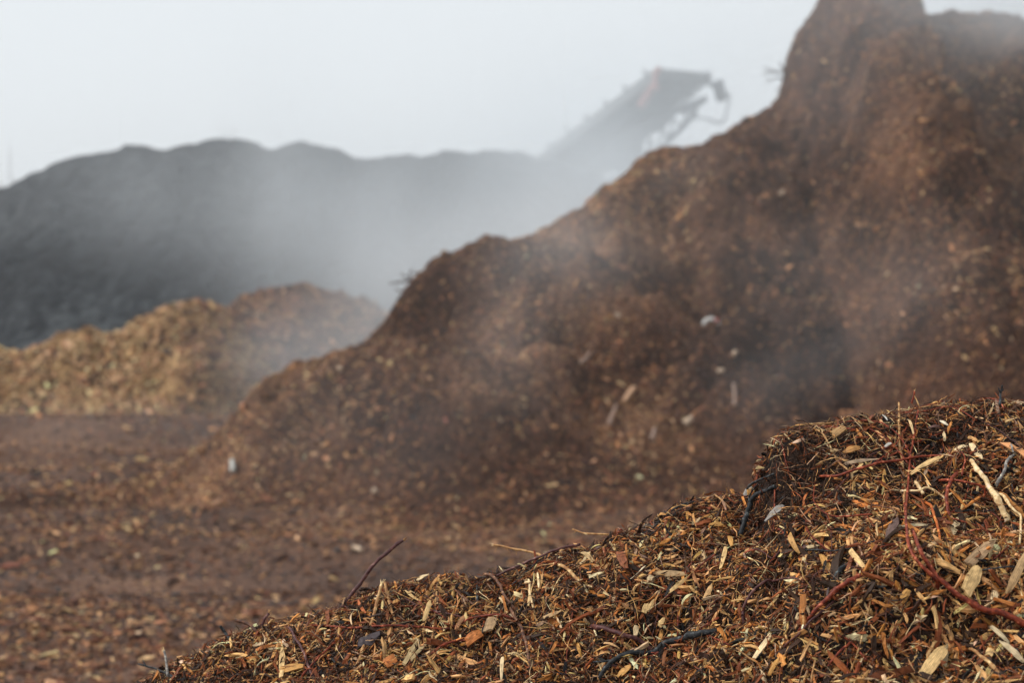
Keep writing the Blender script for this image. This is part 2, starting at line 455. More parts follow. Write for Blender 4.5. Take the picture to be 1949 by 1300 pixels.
for u, v, rx, ry, a, rot in [(840, 605, 0.75, 0.5, -0.75, 0.2), (890, 530, 0.7, 0.3, 0.35, 0), (1010, 620, 0.4, 1.1, 0.22, -0.5), (1180, 470, 0.35, 1.4, 0.25, -0.3),
                             (1130, 700, 1.0, 0.35, -0.35, 0.1), (1350, 560, 0.9, 0.6, -0.55, 0), (1420, 420, 0.7, 0.8, 0.35, 0), (1620, 420, 0.6, 1.0, -0.60, 0.2), (1500, 640, 0.9, 0.35, 0.25, 0.3),
                             (1760, 330, 0.8, 0.8, 0.30, 0), (1640, 160, 0.5, 0.8, 0.2, 0), (1850, 600, 0.7, 0.8, 0.3, 0.5), (1650, 640, 1.2, 0.4, -0.3, 0.4),
                             (640, 760, 0.8, 0.3, 0.16, 0), (540, 860, 0.8, 0.25, -0.14, 0.1), (960, 800, 1.1, 0.25, -0.16, 0), (760, 900, 0.9, 0.25, 0.12, 0),
                             (1060, 960, 0.9, 0.25, -0.15, 0), (480, 905, 0.5, 0.3, 0.12, 0), (420, 920, 0.12, 0.6, -0.22, 0)]:
    p = on_heap(u, v)
    Z += gauss(X, Y, p, rx, ry, a, rot) * env
K = 0.30
Z = K * np.logaddexp(0, (Z + 0.05) / K) - 0.045
HEAP = Field(hx, hy, Z)
_spots = [(on_heap(u, v), r, a) for u, v, r, a in [(1180, 420, 0.7, 1.0), (1080, 530, 0.6, 1.0), (1010, 640, 0.5, 0.9), (950, 760, 0.5, 0.8), (500, 840, 0.9, 0.5), (620, 740, 0.6, 0.5),
                                                   (1900, 600, 0.5, 0.8), (1240, 340, 0.4, 0.8), (1880, 330, 0.9, 0.5), (1220, 870, 0.4, 0.7), (560, 700, 0.4, 0.6), (300, 960, 0.8, 0.4), (1880, 200, 0.6, 0.4)]]
X, Y = np.meshgrid(hx, hy)
paleness = sum(a * np.exp(-(((X - p.x) ** 2 + (Y - p.y) ** 2) / (r_ * 1.1) ** 2)) for p, r_, a in _spots).clip(0, 1) * (0.4 + 0.9 * (0.5 + 0.5 * fbm(X * 1.5, Y * 1.5, 4, 0.6, ox=51))) + 0.5 * np.clip(fbm((X + Y) * 0.35, (Y - X) * 1.3, 3, 0.6, ox=19) * 1.6, 0, 1)
heap = HEAP.mesh('mulch_heap', M_HEAP2, tint=np.repeat(paleness.reshape(-1, 1), 3, axis=1).clip(0, 1))
tag(heap, 'towering heap of dark reddish brown shredded bark mulch rising behind the near chip pile', 'mulch heap')
def w_heap(x, y, z):
    m = 0.5 + 0.35 * fbm(x * 0.8, y * 0.8, 4, 0.6, ox=15) + 0.40 * fbm((x + y) * 0.35, (y - x) * 1.3, 3, 0.6, ox=19)
    s = sum(a * np.exp(-(((x - p.x) ** 2 + (y - p.y) ** 2) / r ** 2)) for p, r, a in _spots).clip(0, 1.2)
    q = np.clip(2.0 * m - 0.55, 0, 1)
    return np.stack([0.02 + 0.09 * q + 0.42 * s, 0.22 + 0.34 * q + 0.50 * s, 0.50 + 0.15 * q, 0.80 - 0.62 * q - 0.2 * s, 0.05 + 0 * m, 0.006 + 0.04 * s], -1).clip(0.002, 9)
hc = scatter_far('wood_shreds', HEAP, 330000, -5.2, 9.5, 13.0, 23.5, 0.027, w_heap, parent=heap, ymin_h=-0.05, tilt=0.45,
                 dens=lambda x, y: (np.abs(x) < 0.32 * y + 0.4) * 1.0)
tag(hc, kind='stuff')

# ------------------------------------------------------------------ golden chip pile and the brown pile next to it
c2 = [(-900, 690, 34), (-200, 668, 33.5), (0, 658, 33.2), (40, 662, 33.2), (100, 650, 33.2), (215, 642, 33.2), (260, 610, 33.4), (320, 573, 33.6), (375, 564, 33.8), (430, 580, 34), (500, 640, 34), (600, 720, 34), (700, 800, 34)]
px_ = np.arange(-20, 0.5, 0.08); py_ = np.arange(28.6, 42, 0.08)
X, Y, Z = crest_field(px_, py_, c2, 0.62, 0.6, 0.3)
Z = Z + np.clip(Z, 0, 1) * (0.30 * fbm(X * 0.6, Y * 0.6, 3, 0.5, 3.3) * (Y < 33.0) + 0.40 * (billow(X * 1.3, Y * 1.3, 4, 0.6, 2.0) - 0.5) * (Y < 33.2))
f0 = Field(px_, py_, Z)
p = f0.hit(375, 700); Z += gauss(X, Y, (p.x, p.y - 0.4), 0.75, 0.6, 1.2)
p = f0.hit(300, 680); Z += gauss(X, Y, (p.x, p.y), 0.5, 0.6, -0.6)
p = f0.hit(400, 640); Z += gauss(X, Y, (p.x, p.y), 0.8, 0.4, -0.5)
p = f0.hit(120, 720); Z += gauss(X, Y, (p.x, p.y), 1.6, 0.6, 0.25)
Z = Z + 0.35 * fbm(X * 0.9, Y * 0.9, 4, 0.55, 12.0) * (Y < 32.5)
Z = 0.22 * np.logaddexp(0, (Z - 0.02) / 0.22) - 0.06
GOLDF = Field(px_, py_, Z)
gp = GOLDF.mesh('wood_chip_pile', M_GOLD)
tag(gp, 'low pile of golden wood chips in front of the dark compost windrow', 'wood chip pile')
def w_gold(x, y, z):
    m = 0.5 + 0.5 * fbm(x * 0.7, y * 0.7, 4, 0.6, ox=25)
    r = np.clip((x + 6.6) / 1.0, 0, 1)
    return np.stack([0.5 - 0.35 * r + 0 * m, 0.3 + 0 * m, 0.14 + 0.3 * r, 0.10 + 0.5 * (1 - m) + 0.2 * r, 0.02 + 0 * m, 0.16 * (1 - r)], -1).clip(0.002, 9)
o = scatter_far('golden_chips', GOLDF, 30000, -14, -3.5, 29, 35, 0.075, w_gold, parent=gp, ymin_h=-0.02)
tag(o, kind='stuff')

c3 = [(380, 700, 35), (430, 600, 36), (455, 562, 36.4), (500, 552, 36.6), (545, 540, 36.8), (580, 534, 36.8), (620, 550, 36.8), (690, 562, 36.8), (760, 600, 36.6), (850, 690, 36), (950, 780, 36)]
px_ = np.arange(-8, 1.0, 0.08); py_ = np.arange(29.5, 44, 0.08)
X, Y, Z = crest_field(px_, py_, c3, 0.58, 0.6, 0.3)
Z = Z + np.clip(Z, 0, 1) * (0.3 * fbm(X * 0.7, Y * 0.7, 3, 0.5, 6.3) * (Y < 36) + 0.18 * (billow(X * 1.5, Y * 1.5, 4, 0.6, 7.0) - 0.5))
Z = 0.22 * np.logaddexp(0, (Z - 0.02) / 0.22) - 0.06
BRF = Field(px_, py_, Z)
bp_ = BRF.mesh('mulch_pile', M_HEAP)
tag(bp_, 'rounded reddish brown mulch pile between the golden chips and the towering heap', 'mulch pile')
def w_br(x, y, z):
    m = 0.5 + 0.5 * fbm(x * 0.7, y * 0.7, 4, 0.6, ox=35)
    return np.stack([0.10 + 0.1 * m, 0.3 + 0 * m, 0.45 + 0 * m, 0.25 + 0 * m, 0.03 + 0 * m, 0.02 + 0 * m], -1)
o = scatter_far('bark_shreds', BRF, 16000, -7.5, -1, 30, 38, 0.07, w_br, parent=bp_, ymin_h=-0.02)
tag(o, kind='stuff')

gs = scatter_far('spilled_chips', GROUND, 9000, -12.5, -4.2, 25.5, 31.5, 0.06, lambda x, y, z: np.tile([[.45, .3, .15, .15, .03, .1]], (len(x), 1)), dens=lambda x, y: np.clip((y - 26.2 - 1.2 * fbm(x * 1.2, y * 0.6, 3, ox=71)) / 3.0, 0, 1) ** 1.5, tilt=0.25)
tag(gs, kind='stuff'); gs['label'] = 'loose golden chips spilled on the ground at the foot of the golden pile'

# ------------------------------------------------------------------ dark compost windrow
c4 = [(-2500, 500, 62), (-600, 420, 62), (-100, 372, 62), (0, 352, 62), (60, 322, 62), (100, 312, 62), (150, 300, 62), (195, 288, 62), (240, 275, 62), (262, 273, 62), (300, 284, 62), (345, 272, 62), (420, 268, 62),
      (490, 274, 62), (528, 288, 62), (560, 281, 62), (600, 275, 62), (648, 280, 62), (668, 296, 62), (695, 304, 62), (760, 293, 62), (790, 287, 62), (835, 280, 62),
      (920, 283, 62), (960, 294, 62), (1040, 298, 62), (1090, 312, 62), (1150, 335, 62), (1210, 356, 62), (1300, 400, 62), (1700, 560, 62), (2600, 640, 62)]
dx_ = np.arange(-58, 42, 0.25); dy_ = np.arange(46, 80, 0.25)
X, Y, Z = crest_field(dx_, dy_, c4, 0.66, 0.62, 0.3)
Z = Z + np.clip(Z / 2, 0, 1) * 0.45 * (fbm(X * 0.5, Y * 0.06, 5, 0.6, 21.0))
Z = Z + np.clip(Z / 2, 0, 1) * (0.5 * fbm(X * 0.25, Y * 0.25, 4, 0.5, 4.3) * (Y < 60.5) + 1.1 * (billow(X * 0.35, Y * 0.35, 5, 0.62, 2.0) - 0.5) * (Y < 60.8) + 0.10 * (billow(X * 1.2, Y * 1.2, 3) - 0.5))
DKF = Field(dx_, dy_, np.maximum(Z, -0.4))
dk = DKF.mesh('compost_windrow', M_DARKP)
tag(dk, 'long charcoal grey compost windrow half veiled by drifting steam', 'compost windrow')

# ------------------------------------------------------------------ near pile of fresh chips
c5 = [(-1500, 1900, 3.2), (-300, 1600, 3.2), (150, 1390, 3.2), (300, 1290, 3.15), (380, 1248, 3.12), (450, 1216, 3.1), (560, 1184, 3.08), (650, 1166, 3.06), (700, 1130, 3.05), (800, 1112, 3.04), (850, 1106, 3.04),
      (905, 1112, 3.02), (985, 1092, 3.0), (1060, 1060, 3.0), (1120, 1058, 2.99), (1150, 1042, 2.98), (1175, 1024, 2.97), (1250, 1006, 2.96), (1290, 975, 2.96), (1330, 960, 2.95), (1400, 946, 2.94),
      (1440, 938, 2.93), (1453, 930, 2.92), (1458, 868, 2.92), (1492, 838, 2.92), (1530, 818, 2.92), (1600, 802, 2.92), (1650, 793, 2.92), (1720, 783, 2.92), (1780, 768, 2.92), (1850, 764, 2.92), (1900, 757, 2.92), (1949, 768, 2.92),
      (2100, 776, 2.92), (2500, 720, 2.95), (3600, 760, 3.1), (5200, 1100, 3.2)]
c5 = [(a, b + 6 + 10 * min(max((a - 1300) / 300, 0), 1), c) for a, b, c in c5]
nx_ = nonuni(-2.6, 3.4, -1.15, 1.35, 0.008, 1.15); ny_ = nonuni(0.4, 6.2, 1.9, 3.35, 0.008, 1.15)
X, Y, Z = crest_field(nx_, ny_, c5, 0.72, 0.72, 0.05)
fr = 1 / (1 + np.exp((Y - 2.80) * 34))
Z0n = Z.copy()
Z = Z + fr * (0.065 * fbm(X * 3.1, Y * 3.1, 3, 0.5, 2.0) + 0.048 * (billow(X * 8, Y * 8, 4, 0.55, 5.0) - 0.5)) + 0.014 * (billow(X * 16, Y * 16, 4, 0.6, 9.0) - 0.5)
f0 = Field(nx_, ny_, Z0n)
for u, v, rx, ry, a in [(1790, 850, 0.07, 0.03, -0.05), (1520, 930, 0.05, 0.04, -0.05), (1700, 1240, 0.12, 0.05, -0.05), (1560, 1260, 0.1, 0.05, -0.04), (1250, 1180, 0.05, 0.03, -0.04),
                        (1850, 1100, 0.14, 0.06, 0.035), (1650, 1170, 0.12, 0.05, 0.035), (1150, 1120, 0.1, 0.05, 0.025), (930, 1240, 0.06, 0.03, -0.03), (1440, 1110, 0.12, 0.05, 0.02), (1340, 1120, 0.05, 0.05, -0.025)]:
    p = f0.hit(u, v, 1.6, 3.4)
    Z += gauss(X, Y, p, rx, ry, a)
Z += gauss(X, Y, at(1500, 870, 2.86), 0.035, 0.05, 0.035) + gauss(X, Y, at(1425, 950, 2.86), 0.04, 0.06, -0.025)
NEAR = Field(nx_, ny_, np.maximum(Z, -0.3))
np_o = NEAR.mesh('fresh_chip_pile', M_CORE)
tag(np_o, 'sharp near pile of fresh golden and rust brown wood chips with red twigs', 'wood chip pile')

def pile_pts(n, x0, x1, y0, y1, dens=None):
    x = rng.uniform(x0, x1, n); y = rng.uniform(y0, y1, n)
    if dens is not None:
        k = rng.random(n) < dens(x, y); x, y = x[k], y[k]
    return x, y, NEAR.h(x, y), NEAR.n(x, y)
def infr(x, y, z, m=0.02):
    u = x / y; v = (z - CAM_Z) / y
    return (u > -0.30 - m) & (u < 0.30 + m) & (v > -0.2094 - m)
NC = [TAN, GOLD, RUST, DARK, BLACK, PALE]
def w_near(x, y, z):
    m = 0.5 + 0.5 * fbm(x * 7, y * 7, 3, 0.6, ox=45)
    m2 = 0.5 + 0.5 * fbm(x * 18, y * 18, 2, 0.6, ox=65)
    u = 974.5 + x / y * F
    hum = np.exp(-((y - 2.90) / 0.13) ** 2) * np.clip((u - 1380) / 120, 0, 1)          # darker, finer humus along the top of the right half
    hum = np.clip(hum + 0.8 * np.exp(-(((u - 1520) / 110) ** 2)) * np.exp(-((y - 2.78) / 0.10) ** 2), 0, 1)
    q = np.clip(1.5 * m + 1.3 * m2 - 0.98 + 0.22 * np.clip((u - 1300) / 400, 0, 1), 0, 1) * (1 - 0.85 * hum)
    return np.stack([0.04 + 0.55 * q, 0.08 + 0.26 * q, 0.36 + 0 * q, 0.70 - 0.32 * q + 0.3 * hum, 0.09 + 0.10 * hum, 0.01 + 0.16 * q], -1), hum
parts = []
def layer(n, box, size, asp, tk, lift, ring=4, tilt=0.35, bend=0.3, only_in=True, sig=0.4, gain=1.0):
    x, y, z, N = pile_pts(n, *box)
    k = infr(x, y, z, 0.03) if only_in is True else ~infr(x, y, z, 0.03) if only_in is False else np.ones(len(x), bool)
    x, y, z, N = x[k], y[k], z[k], N[k]
    n = len(x)
    W_, hum = w_near(x, y, z)
    big = 1 + 0.35 * np.clip((2.85 - y) / 0.4, 0, 1) * np.clip((x - 0.1) / 0.4, 0, 1)
    L = size * np.exp(rng.normal(0, sig, n)) * (1 - 0.35 * hum) * big
    W = L * rng.uniform(asp[0], asp[1], n); T = W * rng.uniform(tk[0], tk[1], n)
    c = palette(n, NC, W_) * gain
    parts.append(make_chips(np.stack([x, y, z], -1), N, L, W, T, ring=ring, tilt=tilt, bend=bend, cols=c, lift=rng.uniform(lift[0], lift[1], n), yaw=((0.5, -0.2, 0.0), 0.9)))
BX = (-1.1, 1.15, 2.2, 3.25)
layer(76000, BX, 0.0078, (0.2, 0.5), (0.3, 0.8), (-0.004, 0.004), gain=0.75, tilt=0.5)
layer(84000, BX, 0.0112, (0.10, 0.30), (0.3, 0.8), (-0.003, 0.008), tilt=0.5)
layer(24000, BX, 0.0170, (0.06, 0.20), (0.3, 0.7), (-0.002, 0.011), ring=5, bend=0.3, tilt=0.5)
layer(4500, BX, 0.029, (0.07, 0.20), (0.2, 0.6), (0.001, 0.013), ring=6, bend=0.4, sig=0.3, tilt=0.4)
V, Q, tn, gr = join(parts)
o = np_mesh('wood_chips', V, Q, M_CHIP, np_o, False, tn, gr); tag(o, kind='stuff')
parts = []
layer(16000, (-2.2, 2.6, 0.8, 4.6), 0.028, (0.12, 0.4), (0.2, 0.6), (-0.002, 0.010), only_in=False)
V, Q, tn, gr = join(parts)
o = np_mesh('outlying_chips', V, Q, M_CHIP, np_o, False, tn, gr); tag(o, kind='stuff')
# thin fibres and rootlets
x, y, z, N = pile_pts(38000, *BX)
k = infr(x, y, z, 0.03); x, y, z, N = x[k], y[k], z[k], N[k]; n = len(x)
L = rng.uniform(0.014, 0.05, n); W = rng.uniform(0.0004, 0.0010, n)
c = palette(n, [TAN, (0.25, 0.15, 0.09), RUST, DARK, PALE], [0.16, 0.2, 0.34, 0.24, 0.06])
V, Q, tn, gr = make_chips(np.stack([x, y, z], -1), N, L, W, W, ring=7, tilt=0.4, bend=0.45, cols=c, lift=rng.uniform(0.001, 0.012, n))
o = np_mesh('wood_fibres', V, Q, M_CHIP, np_o, False, tn, gr); tag(o, kind='stuff')

# ------------------------------------------------------------------ twigs and branches of the near pile
M_RED = bark_mat('red_bark', (0.09, 0.014, 0.008), (0.26, 0.05, 0.02), 130, 0.5, 0.2)
M_ORANGE = bark_mat('orange_bark', (0.30, 0.06, 0.012), (0.52, 0.15, 0.03), 90, 0.5, 0.2)
M_BROWN = bark_mat('brown_bark', (0.06, 0.028, 0.02), (0.17, 0.075, 0.038), 120, 0.6, 0.2)
M_TANB = bark_mat('tan_stem', (0.28, 0.13, 0.05), (0.50, 0.29, 0.12), 120, 0.6, 0.2)
M_BLACKB = bark_mat('black_bark', (0.008, 0.009, 0.010), (0.035, 0.037, 0.040), 130, 0.6, 0.2)
M_PURPLE = bark_mat('plum_bark', (0.05, 0.017, 0.018), (0.11, 0.040, 0.034), 120, 0.55, 0.25)
M_WOOD = bark_mat('bare_wood', (0.50, 0.32, 0.15), (0.82, 0.62, 0.34), 150, 0.6, 0.2)
M_GREY = bark_mat('weathered_wood', (0.12, 0.11, 0.10), (0.30, 0.27, 0.24), 150, 0.7)
MATS = dict(red=M_RED, orange=M_ORANGE, brown=M_BROWN, tan=M_TANB, black=M_BLACKB, plum=M_PURPLE, wood=M_WOOD, grey=M_GREY)

def spline(P, per=7):
    P = [Vector(p) for p in P]
    if len(P) == 2: P = [P[0], (P[0] + P[1]) / 2, P[1]]
    Q = [P[0] * 2 - P[1]] + P + [P[-1] * 2 - P[-2]]
    out = []
    for i in range(1, len(Q) - 2):
        for k in range(per):
            t = k / per
            a, b, c, d = Q[i - 1], Q[i], Q[i + 1], Q[i + 2]
            out.append(0.5 * ((2 * b) + (c - a) * t + (2 * a - 5 * b + 4 * c - d) * t * t + (3 * b - a - 3 * c + d) * t ** 3))
    out.append(P[-1])
    return out

def tube(P, r0, r1, sides=8, rough=0.07, per=6):
    C = spline(P, per); n = len(C)
    if rough > .03 and n > 8:
        tot = sum((C[i + 1] - C[i]).length for i in range(n - 1)); ph = [random.uniform(0, 6.28) for _ in range(4)]
        for i in range(1, n - 1):
            q = i / n; e = math.sin(math.pi * q) * tot * 0.0045
            C[i] = C[i] + Vector((math.sin(q * 15 + ph[0]) + .5 * math.sin(q * 37 + ph[1]), .3 * math.sin(q * 19 + ph[3]), math.sin(q * 17 + ph[2]) + .5 * math.sin(q * 31 + ph[3]))) * e
    V, Fs = [], []
    up = Vector((0.13, 0.2, 0.97)); 
    for i, c in enumerate(C):
        t = (C[min(i + 1, n - 1)] - C[max(i - 1, 0)]).normalized()
        a = t.cross(up)
        if a.length < 0.05: a = t.cross(Vector((1, 0, 0)))
        a.normalize(); b = t.cross(a)
        s = i / (n - 1)
        r = (r0 * (1 - s) + r1 * s) * (1 + random.gauss(0, rough * 0.5) + (0.35 if random.random() < 0.07 and rough > .03 else 0))
        off = (a * random.gauss(0, 1) + b * random.gauss(0, 1)) * r * rough * 1.6
        for k in range(sides):
            ph = 2 * math.pi * k / sides
            V.append(c + off + (a * math.cos(ph) + b * math.sin(ph)) * r * (1 + random.gauss(0, rough * 0.35)))
    for i in range(n - 1):
        for k in range(sides):
            Fs.append((i * sides + k, i * sides + (k + 1) % sides, (i + 1) * sides + (k + 1) % sides, (i + 1) * sides + k))
    V.append(C[0]); V.append(C[-1]); i0, i1 = len(V) - 2, len(V) - 1
    tri = [(i0, (k + 1) % sides, k) for k in range(sides)] + [(i1, (n - 1) * sides + k, (n - 1) * sides + (k + 1) % sides) for k in range(sides)]
    return np.array([tuple(v) for v in V]), np.array(Fs), np.array(tri)

def tubes_obj(name, specs, mat, parent=None, loc=None, sides=8, rough=0.07):
    Vs, Qs, Ts = [], [], []; o = 0
    for P, r0, r1 in specs:
        V, Q, T = tube(P, r0, r1, sides, rough)
        Vs.append(V); Qs.append(Q + o); Ts.append(T + o); o += len(V)
    return np_mesh(name, np.concatenate(Vs), [np.concatenate(Qs), np.concatenate(Ts)], mat, parent, True, loc=loc)

def surf(u, v, lift=0.004, field=None):
    p = (field or NEAR).hit(u, v, 1.6 if field is None else None, 3.5 if field is None else None)
    N = (field or NEAR).n(np.array([p.x]), np.array([p.y]))[0]
    return p + Vector(N) * lift

def twig(name, label, cat, pts, px0, px1, m, lift=0.006, tip=None, tipm='wood', air=None, shoots=(), group=None, start=None):
    """pts: photo points along the twig laid on the pile; air: index from which (or up to which, if negative) it stands free at the given depth"""
    P = []
    for i, q in enumerate(pts):
        if len(q) == 3:
            d_ = ray(q[0], q[1]); yy = np.linspace(1.8, q[2], 400)
            g_ = CAM_Z + d_[2] * yy - NEAR.h(d_[0] * yy, yy) - 0.012
            P.append(at(q[0], q[1], float(yy[np.argmax(g_ < 0)]) if (g_ < 0).any() else q[2]))
        else:
            P.append(surf(q[0], q[1], lift if 0 < i < len(pts) - 1 else lift * 0.3))
    sc = P[0].y / F
    r0, r1 = px0 * 0.5 * sc, px1 * 0.5 * sc
    base = P[0]
    if tip or shoots:
        root = empty(name, base)
        tag(root, label, cat, group)
        st = tubes_obj('stem', [(P, r0, r1)], MATS[m], None, loc=base); st.parent = root; st.location = (0, 0, 0)
        if tip:
            e = P[-1]; d = (P[-1] - P[-2]).normalized(); sp = []
            for k in range(tip):
                dd = (d + Vector((random.gauss(0, .35), random.gauss(0, .35), random.gauss(0, .35)))).normalized()
                sp.append(([e - d * r1, e + dd * r1 * random.uniform(2, 5)], r1 * 0.55, r1 * 0.1))
            tp = tubes_obj('broken_tip', sp, MATS[tipm], None, loc=base, sides=5); tp.parent = root; tp.location = (0, 0, 0)
        for sh in shoots:
            Q = [at(*q) if len(q) == 3 else surf(q[0], q[1], lift) for q in sh[0]]
            s_ = tubes_obj('side_shoot', [(Q, sh[1] * .5 * sc, sh[2] * .5 * sc)], MATS[sh[3]], None, loc=base, sides=6); s_.parent = root; s_.location = (0, 0, 0)
        return root
    o = tubes_obj(name, [(P, r0, r1)], MATS[m], None, loc=base)
    return tag(o, label, cat, group)

D1 = 3.04
twig('twig', 'dark plum twig with a frayed tip curving up over the left crest', 'twig', [(650, 1160, 3.07), (680, 1118, 3.07), (708, 1080, 3.08), (745, 1045, 3.1), (766, 1030, 3.12)], 8, 6.5, 'plum', tip=5, tipm='tan')
twig('dry_stem', 'tall straight tan stem standing in front of the frayed plum twig', 'stem', [(672, 1290), (690, 1240, 2.93), (708, 1180, 2.96), (726, 1112, 3.0)], 8, 6, 'tan', tip=4)
twig('dry_stem', 'short thin golden stem leaning left beside the tall tan stem', 'stem', [(756, 1196), (744, 1160, 3.0), (732, 1110, 3.02)], 4, 6, 'tan')
twig('dry_stem', 'slender upright pale stem just right of the curved red runner middle', 'stem', [(820, 1240), (825, 1190, 2.96), (831, 1128, 3.0)], 4.5, 3.5, 'tan')
twig('twig', 'long thin red twig lying level across the left part of the near pile', 'twig', [(570, 1195), (640, 1203), (700, 1205), (760, 1205), (830, 1207), (880, 1197), (910, 1186), (950, 1180), (985, 1182)], 4, 3.5, 'red', lift=0.012)
twig('twig', 'small forked black twig poking left from the low end of the near pile', 'twig', [(330, 1292, 3.1), (300, 1277, 3.12), (262, 1266, 3.14)], 5, 3, 'black', shoots=[([(276, 1269, 3.13), (270, 1258, 3.14)], 3, 2, 'black')])
twig('twig', 'short frayed grey twig standing upright at the low left end of the near pile', 'twig', [(318, 1290, 3.1), (315, 1260, 3.11), (311, 1240, 3.12)], 6, 4, 'grey', tip=6)
twig('twig', 'stubby charcoal twig leaning left on the lower crest', 'twig', [(438, 1222, 3.09), (428, 1206, 3.1), (418, 1193, 3.1)], 6, 6, 'black')
twig('twig', 'stubby brown twig bent left between the charcoal stub and the frayed sprig', 'twig', [(488, 1204, 3.08), (470, 1189, 3.09), (447, 1182, 3.1)], 7, 6, 'brown')
twig('twig', 'short dark sprig with a frayed star tip on the lower crest', 'twig', [(497, 1196, 3.08), (503, 1180, 3.08), (510, 1170, 3.09)], 5, 5, 'plum', tip=7, tipm='tan')
twig('root', 'pale brown root with hair rootlets jutting left above the middle crest', 'root', [(1032, 1060, 3.02), (1018, 1054, 3.04), (985, 1047, 3.06), (940, 1038, 3.08)], 5, 4, 'tan', tip=3,
     shoots=[([(982, 1046, 3.06), (983, 1058, 3.06)], 1.6, 1, 'tan'), ([(983, 1046, 3.06), (982, 1042, 3.06)], 1.4, 1, 'tan'), ([(946, 1040, 3.08), (941, 1054, 3.08)], 1.3, 0.8, 'tan'), ([(962, 1043, 3.07), (970, 1053, 3.07)], 1.3, 0.8, 'tan')])
twig('twig', 'long plum twig following the rising middle crest of the near pile', 'twig', [(938, 1101, 3.0), (975, 1083, 2.99), (1020, 1064, 2.98), (1060, 1047, 2.97), (1105, 1037, 2.97)], 4.5, 5, 'plum')
twig('twig', 'thin brown twig with a hooked pale tip jutting left below the humus step', 'twig', [(1160, 1018, 2.96), (1125, 1017, 2.97), (1108, 1015, 2.98), (1090, 1008, 2.99)], 4, 3, 'tan', shoots=[([(1098, 1011, 2.98), (1093, 1015, 2.98)], 2, 1.5, 'tan')])
twig('branch', 'thick bent charcoal branch near the bottom edge under the plum stub', 'branch', [(1140, 1298), (1165, 1272), (1200, 1258), (1245, 1255), (1290, 1238), (1330, 1222), (1372, 1206)], 9, 12, 'black', lift=0.016,
     shoots=[([(1185, 1263), (1160, 1268), (1135, 1272)], 7, 3, 'black')])
twig('branch', 'short dark plum branch stub above the charcoal branch', 'branch', [(1128, 1196), (1155, 1205), (1190, 1217), (1220, 1230), (1250, 1248)], 11, 7, 'plum', lift=0.012)
twig('branch', 'straight slate grey branch leaning across the slope under the overhanging clump', 'branch', [(1405, 1028), (1425, 1005), (1440, 978), (1458, 950), (1480, 930)], 10, 8, 'black', lift=0.02,
     shoots=[([(1445, 965), (1448, 950), (1465, 925)], 4, 3, 'black')])
twig('twig', 'thin black twig slanting above the slate grey branch', 'twig', [(1430, 958), (1442, 942), (1455, 925), (1478, 905)], 5, 4, 'black', lift=0.02)
twig('twig', 'plum twig arched like a bow in the middle of the near slope', 'twig', [(1418, 1195), (1424, 1165), (1440, 1135), (1460, 1118), (1490, 1110), (1525, 1112), (1548, 1124)], 7, 3, 'plum', lift=0.014)
twig('twig', 'long upright twig half stripped to pale wood crossing the right crest', 'twig', [(1740, 1040, 2.72), (1727, 990, 2.75), (1722, 940, 2.78), (1718, 880, 2.82), (1712, 820, 2.86), (1711, 767, 2.9)], 6, 4.5, 'tan', shoots=[([(1719, 895, 2.812), (1717, 862, 2.832), (1714, 832, 2.852)], 5.5, 4.5, 'red')])
twig('twig', 'slim dark red upright twig just right of the half stripped twig', 'twig', [(1724, 1000, 2.74), (1730, 900, 2.8), (1738, 840, 2.84), (1748, 782, 2.88)], 5, 4, 'red')
twig('twig', 'forked red sprig with pale tips standing on the right crest', 'twig', [(1735, 768, 2.91), (1739, 756, 2.91), (1741, 744, 2.91)], 4, 3.5, 'red', tip=3, tipm='tan', shoots=[([(1740, 752, 2.91), (1746, 764, 2.905), (1750, 774, 2.9)], 2.5, 2, 'tan')])
twig('twig', 'long red twig sweeping level across the upper right slope', 'twig', [(1562, 911), (1600, 918), (1640, 907), (1680, 894), (1725, 887), (1775, 879), (1830, 874)], 5, 4.5, 'red', lift=0.018)
twig('branch', 'thick red brown branch running down to the right edge of the photo', 'branch', [(1735, 1000), (1748, 1060), (1765, 1100), (1795, 1130), (1850, 1162), (1905, 1182), (1965, 1200)], 6, 13, 'red', lift=0.024)
twig('branch', 'slimmer red branch running close beside the thick red brown one', 'branch', [(1722, 960), (1728, 1020), (1738, 1070), (1762, 1110), (1785, 1128)], 5, 7, 'red', lift=0.026)
twig('twig', 'bright orange twig with a stripped pale end between the red branches', 'twig', [(1790, 1045), (1778, 1010), (1768, 985), (1754, 958)], 5, 6, 'orange', lift=0.022, shoots=[([(1754, 958), (1748, 946), (1742, 935)], 7, 6, 'wood')])
twig('twig', 'upright rust red stub with a split pale top beside the orange twig', 'twig', [(1806, 992), (1809, 960), (1816, 930), (1824, 905)], 7, 8, 'red', lift=0.022, tip=5)
twig('branch', 'long peeled pale branch slanting down at the right side', 'branch', [(1848, 884), (1862, 915), (1882, 950), (1900, 975), (1920, 1000)], 8, 12, 'wood', lift=0.028)
twig('branch', 'thin crooked peeled branch hugging the long pale branch', 'branch', [(1888, 950), (1908, 972), (1925, 990), (1942, 1012), (1940, 1045)], 6, 4, 'wood', lift=0.026)
twig('root', 'crooked grey white root in the hollow near the right edge', 'root', [(1894, 930), (1908, 912), (1922, 890), (1935, 868)], 7, 5, 'grey', lift=0.016, shoots=[([(1930, 876), (1926, 862)], 4, 3, 'grey')])
twig('root', 'thin cream forked root crossing between the red branches', 'root', [(1715, 940), (1745, 952), (1772, 945), (1806, 957)], 4, 4, 'wood', lift=0.022, shoots=[([(1772, 945), (1766, 930)], 3, 2, 'wood')])
